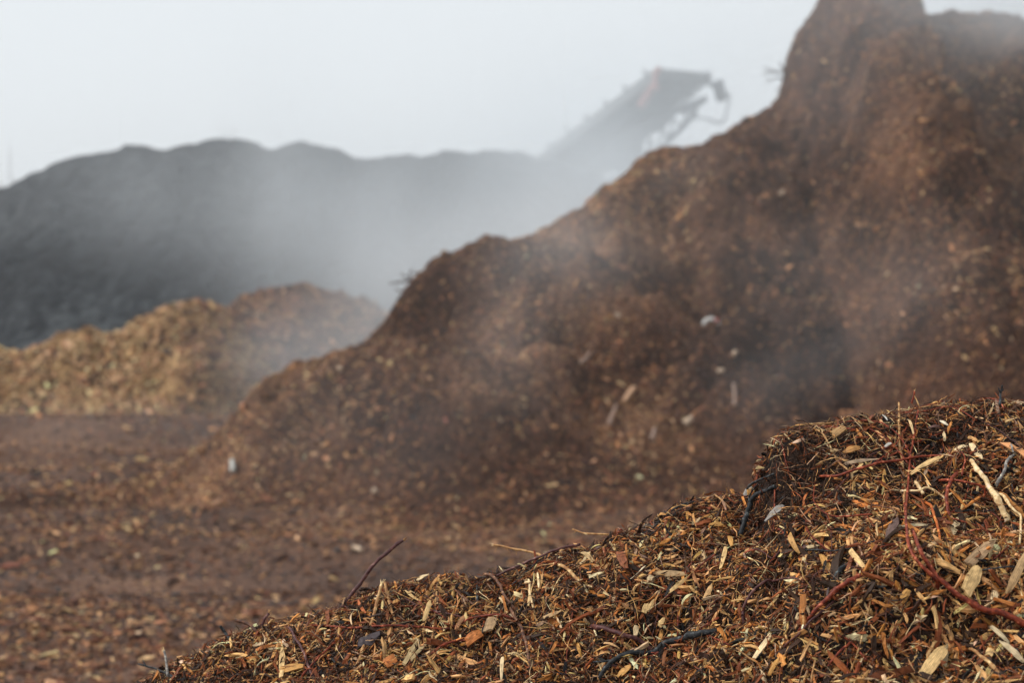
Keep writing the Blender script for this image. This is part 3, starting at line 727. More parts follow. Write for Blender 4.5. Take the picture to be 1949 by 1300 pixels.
twig('twig', 'black spiky twig standing on the topmost right crest', 'twig', [(1903, 772, 2.9), (1905, 750, 2.91), (1908, 733, 2.91)], 5, 3, 'black', shoots=[([(1905, 748, 2.91), (1900, 738, 2.91)], 4, 2, 'black'), ([(1906, 746, 2.91), (1911, 740, 2.91)], 3, 2, 'black')])
twig('twig', 'rust branch lying diagonally in the lower right with frayed bark', 'branch', [(1525, 1205), (1555, 1175), (1590, 1145), (1620, 1120), (1645, 1100)], 5, 12, 'red', lift=0.014)
twig('twig', 'short bright red brown twig low on the slope below the frayed rust branch', 'twig', [(1570, 1285), (1590, 1262), (1605, 1245), (1622, 1225)], 4, 5, 'red', lift=0.014)
twig('twig', 'brown twig crossing at the foot of the pile below the level red twig', 'twig', [(600, 1300), (592, 1275), (575, 1240), (558, 1210), (545, 1190)], 6, 5, 'plum', lift=0.012)
twig('twig', 'reddish twig bent like a knee left of the middle, reaching the bottom edge', 'twig', [(1012, 1290), (1010, 1240), (1000, 1205), (985, 1180), (972, 1160)], 7, 6, 'brown', lift=0.014)
twig('twig', 'split brown twig slanting down from the crest left of centre', 'twig', [(922, 1094, 3.0), (945, 1118), (965, 1145), (985, 1168)], 6, 5, 'brown', lift=0.016)
twig('twig', 'short black upright twig set into the slope near the split brown twig', 'twig', [(911, 1168), (909, 1140, 3.0), (908, 1110, 3.01)], 5, 6, 'black')
twig('twig', 'thin brown stick leaning right with a pale inner face', 'twig', [(1048, 1078), (1068, 1090), (1090, 1102), (1112, 1125)], 5, 7, 'tan', lift=0.014)
twig('twig', 'pale vertical stalk with a bent knee between the middle chips', 'stem', [(1020, 1172), (1017, 1140), (1014, 1120), (1005, 1108)], 5, 4, 'wood', lift=0.016)
twig('twig', 'red twig slanting up to the right below the level red twig', 'twig', [(815, 1254), (840, 1242), (865, 1232), (892, 1224)], 5, 4, 'red', lift=0.012)
twig('twig', 'brown branch rising behind the cone shaped orange flake', 'branch', [(1240, 1262, 2.72), (1380, 1243), (1400, 1232), (1435, 1212)], 2, 8, 'brown', lift=0.01) if False else None
twig('twig', 'curved red twig sagging between the two upright red twigs and the right edge', 'twig', [(1792, 920), (1825, 936), (1860, 950), (1872, 958)], 5, 4, 'red', lift=0.024)
twig('twig', 'thin dark red twig slanting on the slope below the slate grey branch', 'twig', [(1533, 995), (1545, 1025), (1562, 1045), (1590, 1062)], 3.5, 3.5, 'red', lift=0.014)
twig('twig', 'black twig lying level low at the right under the thick red branch', 'twig', [(1850, 1090), (1880, 1092), (1915, 1090), (1945, 1085)], 4, 3, 'black', lift=0.016)
twig('twig', 'gold and red peeled stick leaning left near the bottom right corner', 'twig', [(1908, 1298), (1885, 1275), (1862, 1252), (1848, 1240)], 9, 5, 'tan', lift=0.016)
twig('twig', 'black burnt stick end lying right of the bow shaped twig', 'twig', [(1582, 1118), (1598, 1105), (1615, 1090), (1628, 1078)], 9, 9, 'black', lift=0.012)
twig('twig', 'long plum twig lying diagonally below the burnt stick end', 'branch', [(1490, 1240), (1530, 1215), (1560, 1180), (1590, 1150)], 4, 5, 'plum', lift=0.012)

# short twigs strewn over the pile that nothing tells apart
def strewn(i, field, x, y, L, r, m):
    p = Vector((x, y, float(field.h(x, y))))
    a = random.uniform(0, math.pi); d = Vector((math.cos(a), math.sin(a), 0))
    q = []
    bx, by = random.gauss(0, .12), 0
    for s in (-.5, -.17, .17, .5):
        xx, yy = x + d.x * L * s - d.y * L * bx * (0.25 - s * s) * 4, y + d.y * L * s + d.x * L * bx * (0.25 - s * s) * 4
        q.append(Vector((xx, yy, float(field.h(xx, yy)) + 0.010 + random.uniform(0, .006))))
    return tubes_obj('twig', [(q, r, r * random.uniform(.4, .9))], MATS[m], None, loc=q[0], sides=6)
k = 0
for i in range(400):
    if k >= 110: break
    x, y = random.uniform(-0.8, 0.95), random.uniform(2.35, 3.0)
    z = float(NEAR.h(x, y))
    if not infr(np.array([x]), np.array([y]), np.array([z]), -0.005)[0]: continue
    u = 974.5 + x / y * F
    if u < 1500 and random.random() < 0.45: continue
    o = strewn(i, NEAR, x, y, random.uniform(0.05, 0.15), random.uniform(0.0008, 0.0019), random.choice(['red', 'red', 'red', 'plum', 'brown', 'brown', 'black', 'tan']))
    tag(o, 'short thin twig strewn among the fresh chips of the near pile', 'twig', 'short thin twigs strewn over the near pile'); k += 1

# ------------------------------------------------------------------ large chips and splinters, each placed
def board(u, v, ang, lpx, wpx, c, thick=0.25, bend=0.12, twist=0.25, taper=(0.6, 0.4), lift=0.012, jag=0.16, name='wood_splinter', label=None, cat='wood splinter', group=None, rings=9, tiltup=0.0):
    """a torn piece of wood: a curved strip with ragged ends lying on the slope along the photo direction ang (degrees, up is positive)"""
    ca, sa = math.cos(R(ang)), math.sin(R(ang))
    p = surf(u, v, lift)
    e = 14
    a = surf(u - ca * e, v + sa * e, lift); b = surf(u + ca * e, v - sa * e, lift)
    t = (b - a).normalized()
    N = Vector(NEAR.n(np.array([p.x]), np.array([p.y]))[0])
    N = (N + Vector((random.gauss(0, .2), -0.35, random.gauss(0, .15)))).normalized()
    N = (N - t * N.dot(t)).normalized(); B = N.cross(t)
    t2 = (t + N * tiltup).normalized()
    view = (p - Vector((0, 0, CAM_Z))).normalized()
    fs = max(0.35, math.sqrt(max(0.05, 1 - t2.dot(view) ** 2)))
    L = lpx * p.y / F / fs; W = wpx * p.y / F; T = min(W * thick, 0.006)
    V, tn, gr = [], [], []
    cs = 8
    g0 = random.uniform(0, 9)
    edge = [[random.gauss(0, 1) for _ in range(cs)] for _ in range(2)]
    ph = random.uniform(0, 6)
    for i in range(rings):
        s = i / (rings - 1) - 0.5
        w = 1.0
        if s < -0.2: w = taper[0] + (1 - taper[0]) * (s + 0.5) / 0.3
        if s > 0.2: w = taper[1] + (1 - taper[1]) * (0.5 - s) / 0.3
        w *= 1 + 0.04 * math.sin(ph + i * 1.7) + random.gauss(0, .03)
        tw = twist * s * 2
        c_ = p + t2 * (L * s) + N * (L * bend * (0.25 - s * s) * 4 * 0.5)
        bb = B * math.cos(tw) + N * math.sin(tw); nn = -B * math.sin(tw) + N * math.cos(tw)
        for k in range(cs):
            q = [(-1, -.5), (-.35, -.7), (.35, -.7), (1, -.5), (1, .5), (.35, .8), (-.35, .8), (-1, .5)][k]
            j = 0
            if i == 0: j = edge[0][k // 2 if k < 4 else (7 - k) // 2] * jag * W * 1.2
            if i == rings - 1: j = edge[1][k // 2 if k < 4 else (7 - k) // 2] * jag * W * 1.2
            V.append(tuple(c_ + bb * (q[0] * W * .5 * w) + nn * (q[1] * T * .5 * (1 + random.gauss(0, .15))) + t2 * j))
            f = 1 + random.gauss(0, .04)
            tn.append((c[0] * f, c[1] * f, c[2] * f)); gr.append((s * L + g0, q[0] * W * .5 + g0, q[1] * .001))
    Q = []
    for i in range(rings - 1):
        for k in range(cs):
            Q.append((i * cs + k, i * cs + (k + 1) % cs, (i + 1) * cs + (k + 1) % cs, (i + 1) * cs + k))
    caps = [tuple(range(cs))[::-1], tuple((rings - 1) * cs + k for k in range(cs))]
    o = np_mesh(name, np.array(V), [np.array(Q), np.array(caps)], M_CHIP, None, False, tn, gr, loc=tuple(p))
    if label: tag(o, label, cat, group)
    return o

STRAW = (0.76, 0.50, 0.22); CREAM = (0.86, 0.64, 0.36); AMB = (0.60, 0.31, 0.09); ORG = (0.50, 0.17, 0.045); BRK = (0.14, 0.085, 0.07); GRY = (0.30, 0.27, 0.24); RUS = (0.26, 0.08, 0.03)
B = [
 (539, 1272, 88, 56, 11, STRAW, 'upright square cut straw coloured lath near the bottom left of the pile'),
 (560, 1284, 12, 42, 16, AMB, 'amber plank chip lying level right of the upright straw lath'),
 (1775, 1272, 66, 78, 24, STRAW, 'broad fibrous straw coloured splinter upright at the bottom right'),
 (1868, 1060, 38, 62, 22, (0.55, 0.35, 0.19), 'large curved tan shaving arching under the peeled branches'),
 (1848, 1108, 62, 62, 26, STRAW, 'wide pale flake with a pointed foot below the large curved shaving'),
 (1815, 1015, 62, 40, 13, CREAM, 'cream squared splinter upright left of the large curved shaving'),
 (1905, 1033, -4, 46, 12, ORG, 'bright orange bark roll lying level near the right edge'),
 (1938, 1100, 66, 80, 16, (0.52, 0.33, 0.16), 'long curved tan shaving at the right edge'),
 (1859, 872, -64, 34, 13, CREAM, 'short split cream stub pointing down at the top of the long pale branch'),
 (1828, 867, 28, 36, 9, CREAM, 'cream splinter wedge slanting up toward the split cream stub'),
 (1768, 898, 32, 62, 10, STRAW, 'long straw splinter under the sweeping red twig on the right'),
 (1700, 1020, 65, 46, 17, BRK, 'wide greyish purple bark strip leaning between the twigs'),
 (1890, 1143, 78, 17, 13, CREAM, 'small square cream block beneath the thick red branch'),
 (1888, 1258, 70, 20, 15, STRAW, 'squarish straw block close to the bottom right corner'),
 (1725, 1139, 50, 22, 14, AMB, 'orange brown block in the middle of the lower right slope'),
 (1815, 1278, 30, 20, 16, RUS, 'rust red block near the bottom edge at the right'),
 (1640, 1075, -48, 42, 11, STRAW, 'pointed straw splinter slanting down beside the burnt stick'),
 (1520, 1045, -60, 42, 11, (0.58, 0.32, 0.11), 'golden spear shaped splinter beneath the long red branches'),
 (1579, 1085, -70, 38, 14, AMB, 'amber pointed flake left of the burnt stick end'),
 (1382, 1072, 82, 44, 9, STRAW, 'ragged upright straw splinter in the middle of the near slope'),
 (1390, 1042, -72, 18, 9, AMB, 'short thick amber chip above the ragged upright splinter'),
 (1365, 1010, -3, 24, 10, AMB, 'flat amber chip on the slope below the overhanging clump'),
 (1360, 1132, 68, 26, 12, (0.6, 0.36, 0.15), 'boxy light amber chip at the centre of the slope'),
 (1278, 1100, 2, 60, 13, (0.42, 0.27, 0.13), 'knotty tan stick end with a dark middle lying level'),
 (1295, 1122, 40, 50, 8, STRAW, 'forked straw splinter rising right of the knotty stick end'),
 (1188, 1076, -72, 34, 17, RUS, 'rust brown torn bark flake under the middle crest'),
 (1197, 1287, 38, 34, 13, AMB, 'fat amber chip under the thick charcoal branch'),
 (1457, 1243, 58, 50, 12, CREAM, 'tapering cream splinter upright near the bottom centre'),
 (905, 1223, 30, 30, 22, ORG, 'cone shaped salmon orange flake below the level red twig'),
 (940, 1196, 70, 26, 22, (0.42, 0.27, 0.14), 'roundish tan flake just above the salmon orange flake'),
 (744, 1272, 35, 24, 22, ORG, 'orange brown chunk near the bottom left of the tall tan stem foot'),
 (785, 1252, 60, 56, 10, (0.50, 0.36, 0.18), 'fanned fibrous straw shaving near the bottom left'),
 (800, 1250, 48, 50, 7, (0.50, 0.36, 0.18), 'second blade of the fanned straw shaving, on its right'),
 (806, 1110, 50, 24, 9, CREAM, 'pale cream splinter on the crest right of the golden stem'),
 (815, 1175, 72, 40, 9, STRAW, 'long straw chip standing over the level red twig'),
 (787, 1146, -32, 36, 6, STRAW, 'thin straw splinter slanting down beside the crest'),
 (960, 1285, 82, 46, 7, CREAM, 'thin cream lath upright at the bottom edge left of centre'),
 (1018, 1140, 78, 46, 5, STRAW, 'slim bent straw splinter beside the knee shaped twig'),
 (700, 1232, 12, 36, 24, (0.06, 0.045, 0.05), 'flat charcoal bark scale beside the tall tan stem foot'),
 (668, 1143, 84, 20, 6, (0.35, 0.2, 0.1), 'small upright tan peg on the left crest'),
 (880, 1195, 55, 34, 8, (0.42, 0.2, 0.09), 'russet splinter slanting beneath the level red twig end'),
 (1485, 985, 48, 46, 16, GRY, 'mottled grey white bark piece on the slope under the slate grey branch'),
 (1426, 950, 62, 24, 11, GRY, 'square weathered grey stub left of the slate grey branch'),
 (1436, 940, 66, 26, 8, AMB, 'thin golden flake hanging beside the slate grey branch'),
 (1523, 812, -9, 28, 7, AMB, 'amber sliver poking out left from the humus crest'),
 (1594, 835, 30, 24, 16, (0.45, 0.26, 0.11), 'tan folded flake set in the dark humus'),
 (1624, 868, 14, 30, 14, (0.45, 0.22, 0.07), 'gold curled bark flake in the dark humus'),
 (1588, 868, 5, 14, 7, (0.5, 0.33, 0.16), 'small rounded tan chip left of the curled gold flake'),
 (1688, 857, 35, 13, 6, (0.75, 0.7, 0.62), 'small whitish chip left of the half stripped twig'),
 (1797, 815, -28, 16, 6, (0.78, 0.68, 0.5), 'small white chip high on the dark upper slope'),
 (1684, 808, -50, 14, 4, (0.72, 0.68, 0.6), 'tiny pale sliver under the right crest'),
 (1798, 838, -80, 17, 6, CREAM, 'pale wedge chip hanging in the dark hollow'),
 (1785, 748, -40, 18, 7, AMB, 'amber peg sticking up from the right crest'),
 (1640, 890, 8, 60, 7, (0.40, 0.28, 0.18), 'long weathered tan splinter lying level in the humus'),
 (1735, 1015, 2, 60, 8, (0.5, 0.4, 0.24), 'straw coloured fibre bundle lying level left of the orange twig'),
 (1925, 812, 20, 24, 4, STRAW, 'thin straw sliver on the upper slope near the right edge'),
 (1795, 1255, 80, 40, 12, (0.5, 0.37, 0.2), 'second straw splinter close right of the broad fibrous one'),
 (1930, 1250, -40, 60, 12, (0.55, 0.42, 0.25), 'weathered straw lath slanting down at the bottom right corner'),
 (1905, 1218, -40, 50, 9, (0.55, 0.43, 0.26), 'narrow straw lath above the weathered lath at the corner'),
 (1030, 1115, -80, 30, 5, CREAM, 'thin cream sliver hanging below the middle crest'),
 (1125, 1072, -30, 30, 9, (0.5, 0.33, 0.15), 'tan chip wedged under the leaning brown stick'),
 (1240, 1160, 55, 26, 8, STRAW, 'short straw chip left of the boxy amber chip'),
 (1208, 1206, 80, 20, 10, CREAM, 'rounded cream chip just above the charcoal branch'),
 (1228, 1165, 70, 22, 11, STRAW, 'plump straw chip in the middle of the slope'),
 (1262, 1190, 60, 18, 9, STRAW, 'small straw chip above the charcoal branch middle'),
 (1478, 1280, 62, 40, 8, AMB, 'amber sliver near the bottom edge right of the charcoal branch'),
 (1055, 1180, 24, 34, 9, (0.55, 0.35, 0.17), 'golden brown chip right of the knee shaped twig'),
]
for u, v, a, l, w_, c, lab in B:
    blk = l / w_ < 1.8
    board(u, v, a, l, w_, tuple(x * 0.9 for x in c), thick=0.4 if blk else 0.28, bend=random.uniform(-.1, .35), twist=random.gauss(0, .3),
          taper=(random.uniform(.75, 1), random.uniform(.75, 1)) if blk else (random.uniform(.35, .95), random.uniform(.15, .7)), label=lab, cat='wood chip' if blk else 'wood splinter', name='wood_chip' if blk else 'wood_splinter')
k = 0
for i in range(900):
    if k >= 150: break
    x, y = random.uniform(-0.8, 0.95), random.uniform(2.35, 3.02)
    z = float(NEAR.h(x, y))
    if not infr(np.array([x]), np.array([y]), np.array([z]), -0.006)[0]: continue
    u = 974.5 + x / y * F; v = HOR - (z - CAM_Z) / y * F
    if random.random() < 0.75 * math.exp(-((y - 2.9) / .12) ** 2) * (u > 1400): continue
    c = random.choice([STRAW, STRAW, AMB, AMB, CREAM, (0.42, 0.27, 0.14), RUS, RUS, ORG, BRK])
    board(u, v, random.gauss(55, 50), random.uniform(13, 32), random.uniform(3, 7.5), tuple(q * random.uniform(.7, .95) for q in c), bend=random.uniform(-.2, .5), twist=random.gauss(0, .4),
          taper=(random.uniform(.3, 1), random.uniform(.1, .8)), rings=6, lift=0.009, label='torn wood splinter lying among the finer chips of the near pile', group='larger wood splinters on the near pile', tiltup=random.gauss(0, .15))
    k += 1

# ------------------------------------------------------------------ odd things on the big heap
def frag(name, label, cat, u, v, field, spec, m, group=None):
    P = [field.hit(a, b) + Vector((0, -0.05, 0.04)) for a, b in spec[0]]
    sc = P[0].y / F
    return tag(tubes_obj(name, [(P, spec[1] * .5 * sc, spec[2] * .5 * sc)], m, None, loc=P[0], sides=6), label, cat, group)

def plain(name, c, rough=0.5):
    m, t, b = mat_new(name)
    nz = t.nodes.new('ShaderNodeTexNoise'); nz.inputs['Scale'].default_value = 25
    tc = t.nodes.new('ShaderNodeTexCoord'); t.links.new(tc.outputs['Object'], nz.inputs['Vector'])
    cr = t.nodes.new('ShaderNodeValToRGB')
    cr.color_ramp.elements[0].position = .3; cr.color_ramp.elements[0].color = (*[x * .7 for x in c], 1)
    cr.color_ramp.elements[1].position = .7; cr.color_ramp.elements[1].color = (*c, 1)
    t.links.new(nz.outputs[0], cr.inputs[0]); t.links.new(cr.outputs[0], b.inputs['Base Color'])
    b.inputs['Roughness'].default_value = rough
    return m
M_WPLA = plain('white_plastic', (0.75, 0.73, 0.70)); M_RPLA = plain('red_print', (0.65, 0.10, 0.05))
pc = HEAP.hit(1352, 622); pc = pc + Vector((0, -0.06, 0.05)); s_ = pc.y / F
root = empty('plastic_scrap', pc)
tag(root, 'curled white plastic scrap with a red patch lying on the towering mulch heap', 'plastic scrap')
arc = lambda a0, a1, r: [pc + Vector((math.cos(R(a)) * 14 * s_, -0.01, math.sin(R(a)) * 10 * s_ - 6 * s_)) for a in np.linspace(a0, a1, 5)]
o = tubes_obj('curled_film', [(arc(185, 60, 1), 4 * s_, 3.5 * s_), (arc(30, 0, 1), 3.5 * s_, 2.5 * s_)], M_WPLA, None, loc=pc, sides=6); o.parent = root; o.location = (0, 0, 0)
o = tubes_obj('red_patch', [(arc(62, 32, 1), 4.2 * s_, 4 * s_)], M_RPLA, None, loc=pc, sides=6); o.parent = root; o.location = (0, 0, 0)
M_TAG = plain('pale_film', (0.50, 0.50, 0.46)); M_PCH = plain('pale_chip', (0.62, 0.46, 0.32)); M_PCH2 = plain('dull_stick', (0.36, 0.24, 0.18))
frag('plastic_strip', 'pale grey upright strip sticking out at the foot of the towering heap', 'plastic strip', 0, 0, HEAP, ([(444, 906), (444, 896), (443, 886)], 11, 8), M_TAG)
for (pts, w0, w1, mm, lab) in [([(1104, 702), (1114, 690), (1124, 678)], 7, 4, M_PCH2, 'tan stick slanting up on the middle of the towering heap'),
        ([(1158, 818), (1164, 800), (1172, 780)], 8, 5, M_PCH2, 'dull stick leaning right low on the towering heap'),
        ([(1302, 814), (1310, 808), (1316, 802)], 14, 8, M_PCH, 'pale plump chip low on the heap left of the near pile crest'),
        ([(710, 942), (716, 944)], 12, 10, M_PCH, 'roundish pale chip near the foot of the towering heap'),
        ([(670, 1052), (678, 1052), (688, 1056)], 11, 8, M_PCH, 'oval pale chip lying at the heap foot above the frayed plum twig'),
        ([(1366, 716), (1376, 715)], 9, 8, M_PCH, 'small pale chip on the heap below the plastic scrap'),
        ([(1394, 684), (1400, 676)], 9, 7, M_PCH, 'small pinkish chip on the heap right below the plastic scrap'),
        ([(1484, 378), (1490, 370)], 7, 5, M_PCH, 'tiny pale fleck high on the heap under the cliff'),
        ([(1170, 606), (1180, 612)], 8, 6, M_PCH, 'small tan chip on the heap above the slanting tan stick'),
        ([(645, 712), (651, 708)], 11, 9, M_PCH, 'pale chip near the lower left ridge of the towering heap'),
        ([(1240, 845), (1246, 822)], 9, 6, M_PCH2, 'short upright stick on the heap near the pale plump chip'),
        ([(1395, 740), (1397, 760), (1396, 780)], 6, 5, M_PCH2, 'thin upright stick on the heap below the small chips')]:
    P0 = HEAP if pts[0][1] < 1000 else None
    if P0 is None:
        P = [GROUND.hit(a, b, 8, 20) + Vector((0, 0, 0.03)) for a, b in pts]; sc_ = P[0].y / F
        o = tag(tubes_obj('wood_chip', [(P, w0 * .5 * sc_, w1 * .5 * sc_)], mm, None, loc=P[0], sides=6), lab, 'wood chip')
    else:
        frag('stick' if 'stick' in lab else 'wood_chip', lab, 'stick' if 'stick' in lab else 'wood chip', 0, 0, HEAP, (pts, w0, w1), mm)

# sprigs on the heap's skyline
M_SPRIG = plain('dead_stalk', (0.10, 0.07, 0.06))
def sprig(label, specs, Y, px):
    S = [([at(a, b, Y) for a, b in s], px * .5 * Y / F, px * .25 * Y / F) for s in specs]
    o = tubes_obj('dead_sprig', S, M_SPRIG, None, loc=S[0][0][0], sides=5); return tag(o, label, 'sprig')
sprig('wispy dead sprig sticking out from the cliff edge of the towering heap', [[(1500, 140), (1480, 136), (1448, 142)], [(1498, 150), (1478, 148), (1456, 156)], [(1490, 132), (1482, 118)], [(1485, 138), (1466, 134), (1452, 128)], [(1500, 170), (1484, 176), (1476, 168)]], 21.0, 3.5)
sprig('small dead sprig standing on the ridge left of the cliff', [[(1430, 240), (1420, 228), (1412, 222)], [(1418, 245), (1410, 236)]], 20.3, 3.5)
sprig('dark stub on the ridge between the sprig and the conveyor', [[(1366, 282), (1364, 272), (1362, 266)], [(1372, 276), (1364, 270)]], 20.1, 6)
sprig('curved dead stalk on the ridge knoll of the towering heap', [[(884, 496), (892, 476), (906, 458)], [(890, 490), (902, 478)]], 17.7, 4)
sprig('spiky dead stalk where the steam pours over the ridge', [[(792, 552), (778, 532), (762, 520)], [(784, 545), (780, 520), (786, 512)], [(776, 534), (740, 540)], [(790, 560), (765, 555), (752, 550)]], 17.3, 5)
sprig('thin dead stalk on the lower left ridge of the heap', [[(398, 880), (394, 862), (398, 842)], [(396, 868), (404, 858)]], 16.0, 5)
sprig('low dead stalk beside the foot of the heap', [[(452, 812), (450, 796), (446, 786)], [(450, 800), (458, 790)]], 16.2, 4)

# ------------------------------------------------------------------ stacking conveyor behind the windrow
M_STEEL = plain('grey_steel', (0.16, 0.17, 0.18), 0.5); M_BELT = plain('rubber_belt', (0.05, 0.05, 0.055), 0.7); M_PINK = plain('faded_red_paint', (0.42, 0.16, 0.14), 0.5)
M_STEELD = plain('dark_steel', (0.09, 0.095, 0.10), 0.5)
cv = empty('stacking_conveyor', at(1200, 250, 66) * 1.0); cv.location.z = 0
tag(cv, 'inclined grey stacking conveyor rising out of the steam behind the windrow', 'conveyor')
A_, B_, C_, D_ = at(1262, 143, 64), at(1347, 151, 65), at(1118, 352, 72), at(1028, 316, 71)
for p_ in ((A_, D_), (B_, C_)):
    pass
ax = (A_ - D_); ax2 = (B_ - C_)
D2, C2 = D_ - ax * 0.9, C_ - ax2 * 0.9                     # it runs on down behind the windrow
nrm = ax.cross(B_ - A_).normalized()
if nrm.z < 0: nrm = -nrm
def slab(name, quad, th, m, parent):
    q = [Vector(p) for p in quad]; V = [p for p in q] + [p + nrm * th for p in q]
    Fq = [(3, 2, 1, 0), (4, 5, 6, 7), (0, 1, 5, 4), (1, 2, 6, 5), (2, 3, 7, 6), (3, 0, 4, 7)]
    return sub(np_mesh(name, np.array([tuple(v) for v in V]), np.array(Fq), m, None, False, loc=tuple(cv.location)), parent)
def sub(o, parent):
    o.parent = parent
    o.location = (0, 0, 0)
    return o
def lerp(a, b, t): return a + (b - a) * t
slab('belt', [lerp(D2, C2, .06), lerp(D2, C2, .94), lerp(A_, B_, .94), lerp(A_, B_, .06)], 0.12, M_BELT, cv)
wd = (B_ - A_).normalized()
for e0, e1, nm in ((D2, A_, 0), (C2, B_, 1)):
    o_ = wd * (-0.05 if nm == 0 else 0.05)
    slab('side_frame', [e0 + o_ - nrm * .05, e0 + o_ * 3 - nrm * .05, e1 + o_ * 3 - nrm * .05, e1 + o_ - nrm * .05], 0.42, M_STEEL, cv)
    sk = [(e0 + nrm * .3 + (o_ * 3), e1 + nrm * .3 + (o_ * 3))]
# idler brackets along the upper-left edge
for i in range(12):
    t = i / 11
    p0 = lerp(D2, A_, 0.05 + 0.9 * t); 
    sub(tubes_obj('idler_bracket', [([p0 + nrm * .36 - wd * .1, p0 + nrm * .62 - wd * .16], .07, .06)], M_STEEL, None, loc=cv.location, sides=6), cv)
for i in range(9):
    t = i / 8
    sub(tubes_obj('return_roller', [([lerp(D2, A_, .08 + .86 * t) - nrm * .12, lerp(C2, B_, .08 + .86 * t) - nrm * .12], .08, .08)], M_STEELD, None, loc=cv.location, sides=8, rough=0), cv)
sub(tubes_obj('head_drum', [([A_ + ax.normalized() * .1 - wd * .1, B_ + ax.normalized() * .1 - wd * .05], .2, .2)], M_STEELD, None, loc=cv.location, sides=14, rough=0), cv)
hm = at(1369, 172, 65)
mt = sub(tubes_obj('drive_motor', [([hm + Vector((-.10, 0, .36)), hm + Vector((0.0, 0, .05)), hm + Vector((.10, 0, -.40))], .24, .22)], M_STEELD, None, loc=cv.location, sides=10, rough=.02), cv)
sub(tubes_obj('mounting_bar', [([B_ + Vector((0, 0, -.1)), at(1372, 178, 65)], .08, .08), ([at(1345, 158, 65), at(1352, 140, 65)], .07, .07)], M_STEEL, None, loc=cv.location, sides=6), cv)
sub(tubes_obj('hose_loop', [([at(1370, 176, 65), at(1388, 180, 65), at(1384, 205, 65), at(1378, 228, 65), at(1364, 234, 65), at(1345, 226, 65), at(1322, 224, 65.2)], .04, .04)], M_STEEL, None, loc=cv.location, sides=6), cv)
sub(tubes_obj('red_post', [([at(1250, 172, 64), at(1247, 148, 64), at(1254, 128, 64)], .12, .1), ([at(1244, 165, 64.2), at(1222, 200, 65)], .14, .2)], M_PINK, None, loc=cv.location, sides=6), cv)
# side skirt hanging under the belt, with the lattice truss below it
def hangq(name, pts, Y0, th, m):
    V = [tuple(at(u, v, Y0)) for u, v in pts] + [tuple(at(u, v, Y0) + Vector((0, th, 0))) for u, v in pts]
    n = len(pts)
    Fq = [tuple(range(n))[::-1], tuple(range(n, 2 * n))]
    Sd = [(i, (i + 1) % n, n + (i + 1) % n, n + i) for i in range(n)]
    return sub(np_mesh(name, np.array(V), [np.array(Fq), np.array(Sd)], m, None, False, loc=tuple(cv.location)), cv)
hangq('side_skirt', [(1345, 180), (1346, 192), (1318, 214), (1288, 216), (1262, 246), (1232, 258), (1222, 282), (1232, 318), (1216, 330), (1190, 326), (1150, 318), (1110, 330), (1090, 330), (1200, 240)], 66.5, 0.25, M_STEEL)
tr = []
lo = [(1326, 212), (1300, 240), (1272, 268), (1246, 297), (1228, 322), (1204, 352), (1180, 380)]
hi = [(1306, 212), (1280, 226), (1262, 246), (1236, 258), (1224, 284), (1232, 318), (1190, 326)]
for a, b in zip(lo[:-1], lo[1:]): tr.append(([at(*a, 66.2), at(*b, 66.2)], .11, .11))
for i in range(len(lo)):
    tr.append(([at(*lo[i], 66.2), at(*hi[i], 66.2)], .05, .05))
    if i < len(lo) - 1: tr.append(([at(*lo[i + 1], 66.2), at(*hi[i], 66.2)], .05, .05))
sub(tubes_obj('truss', tr, M_STEEL, None, loc=cv.location, sides=6, rough=.02), cv)
sub(tubes_obj('lower_truss', [([at(1150, 300, 67.4), at(1205, 345, 67.4)], .08, .08), ([at(1160, 330, 67.4), at(1180, 300, 67.4)], .05, .05), ([at(1180, 340, 67.4), at(1175, 300, 67.4)], .05, .05), ([at(1150, 345, 67.4), at(1215, 318, 67.4)], .07, .07)], M_STEEL, None, loc=cv.location, sides=6, rough=.02), cv)
for e in (lerp(D2, A_, .45), lerp(C2, B_, .45)):
    sub(tubes_obj('leg', [([e, Vector((e.x + .3, e.y + .2, 0))], .12, .12)], M_STEEL, None, loc=cv.location, sides=8, rough=0), cv)
ch = lerp(D2, C2, .5)
for k_ in range(2):
    yy = ch.y + (-.9 if k_ == 0 else .9)
    sub(tubes_obj('wheel', [([Vector((ch.x, yy - .15, .55)), Vector((ch.x, yy + .15, .55))], .55, .55)], M_BELT, None, loc=cv.location, sides=18, rough=0), cv)
sub(tubes_obj('axle_frame', [([Vector((ch.x, ch.y - 1, .55)), Vector((ch.x, ch.y + 1, .55))], .12, .12), ([Vector((ch.x, ch.y, .55)), ch], .14, .14)], M_STEELD, None, loc=cv.location, sides=8, rough=0), cv)

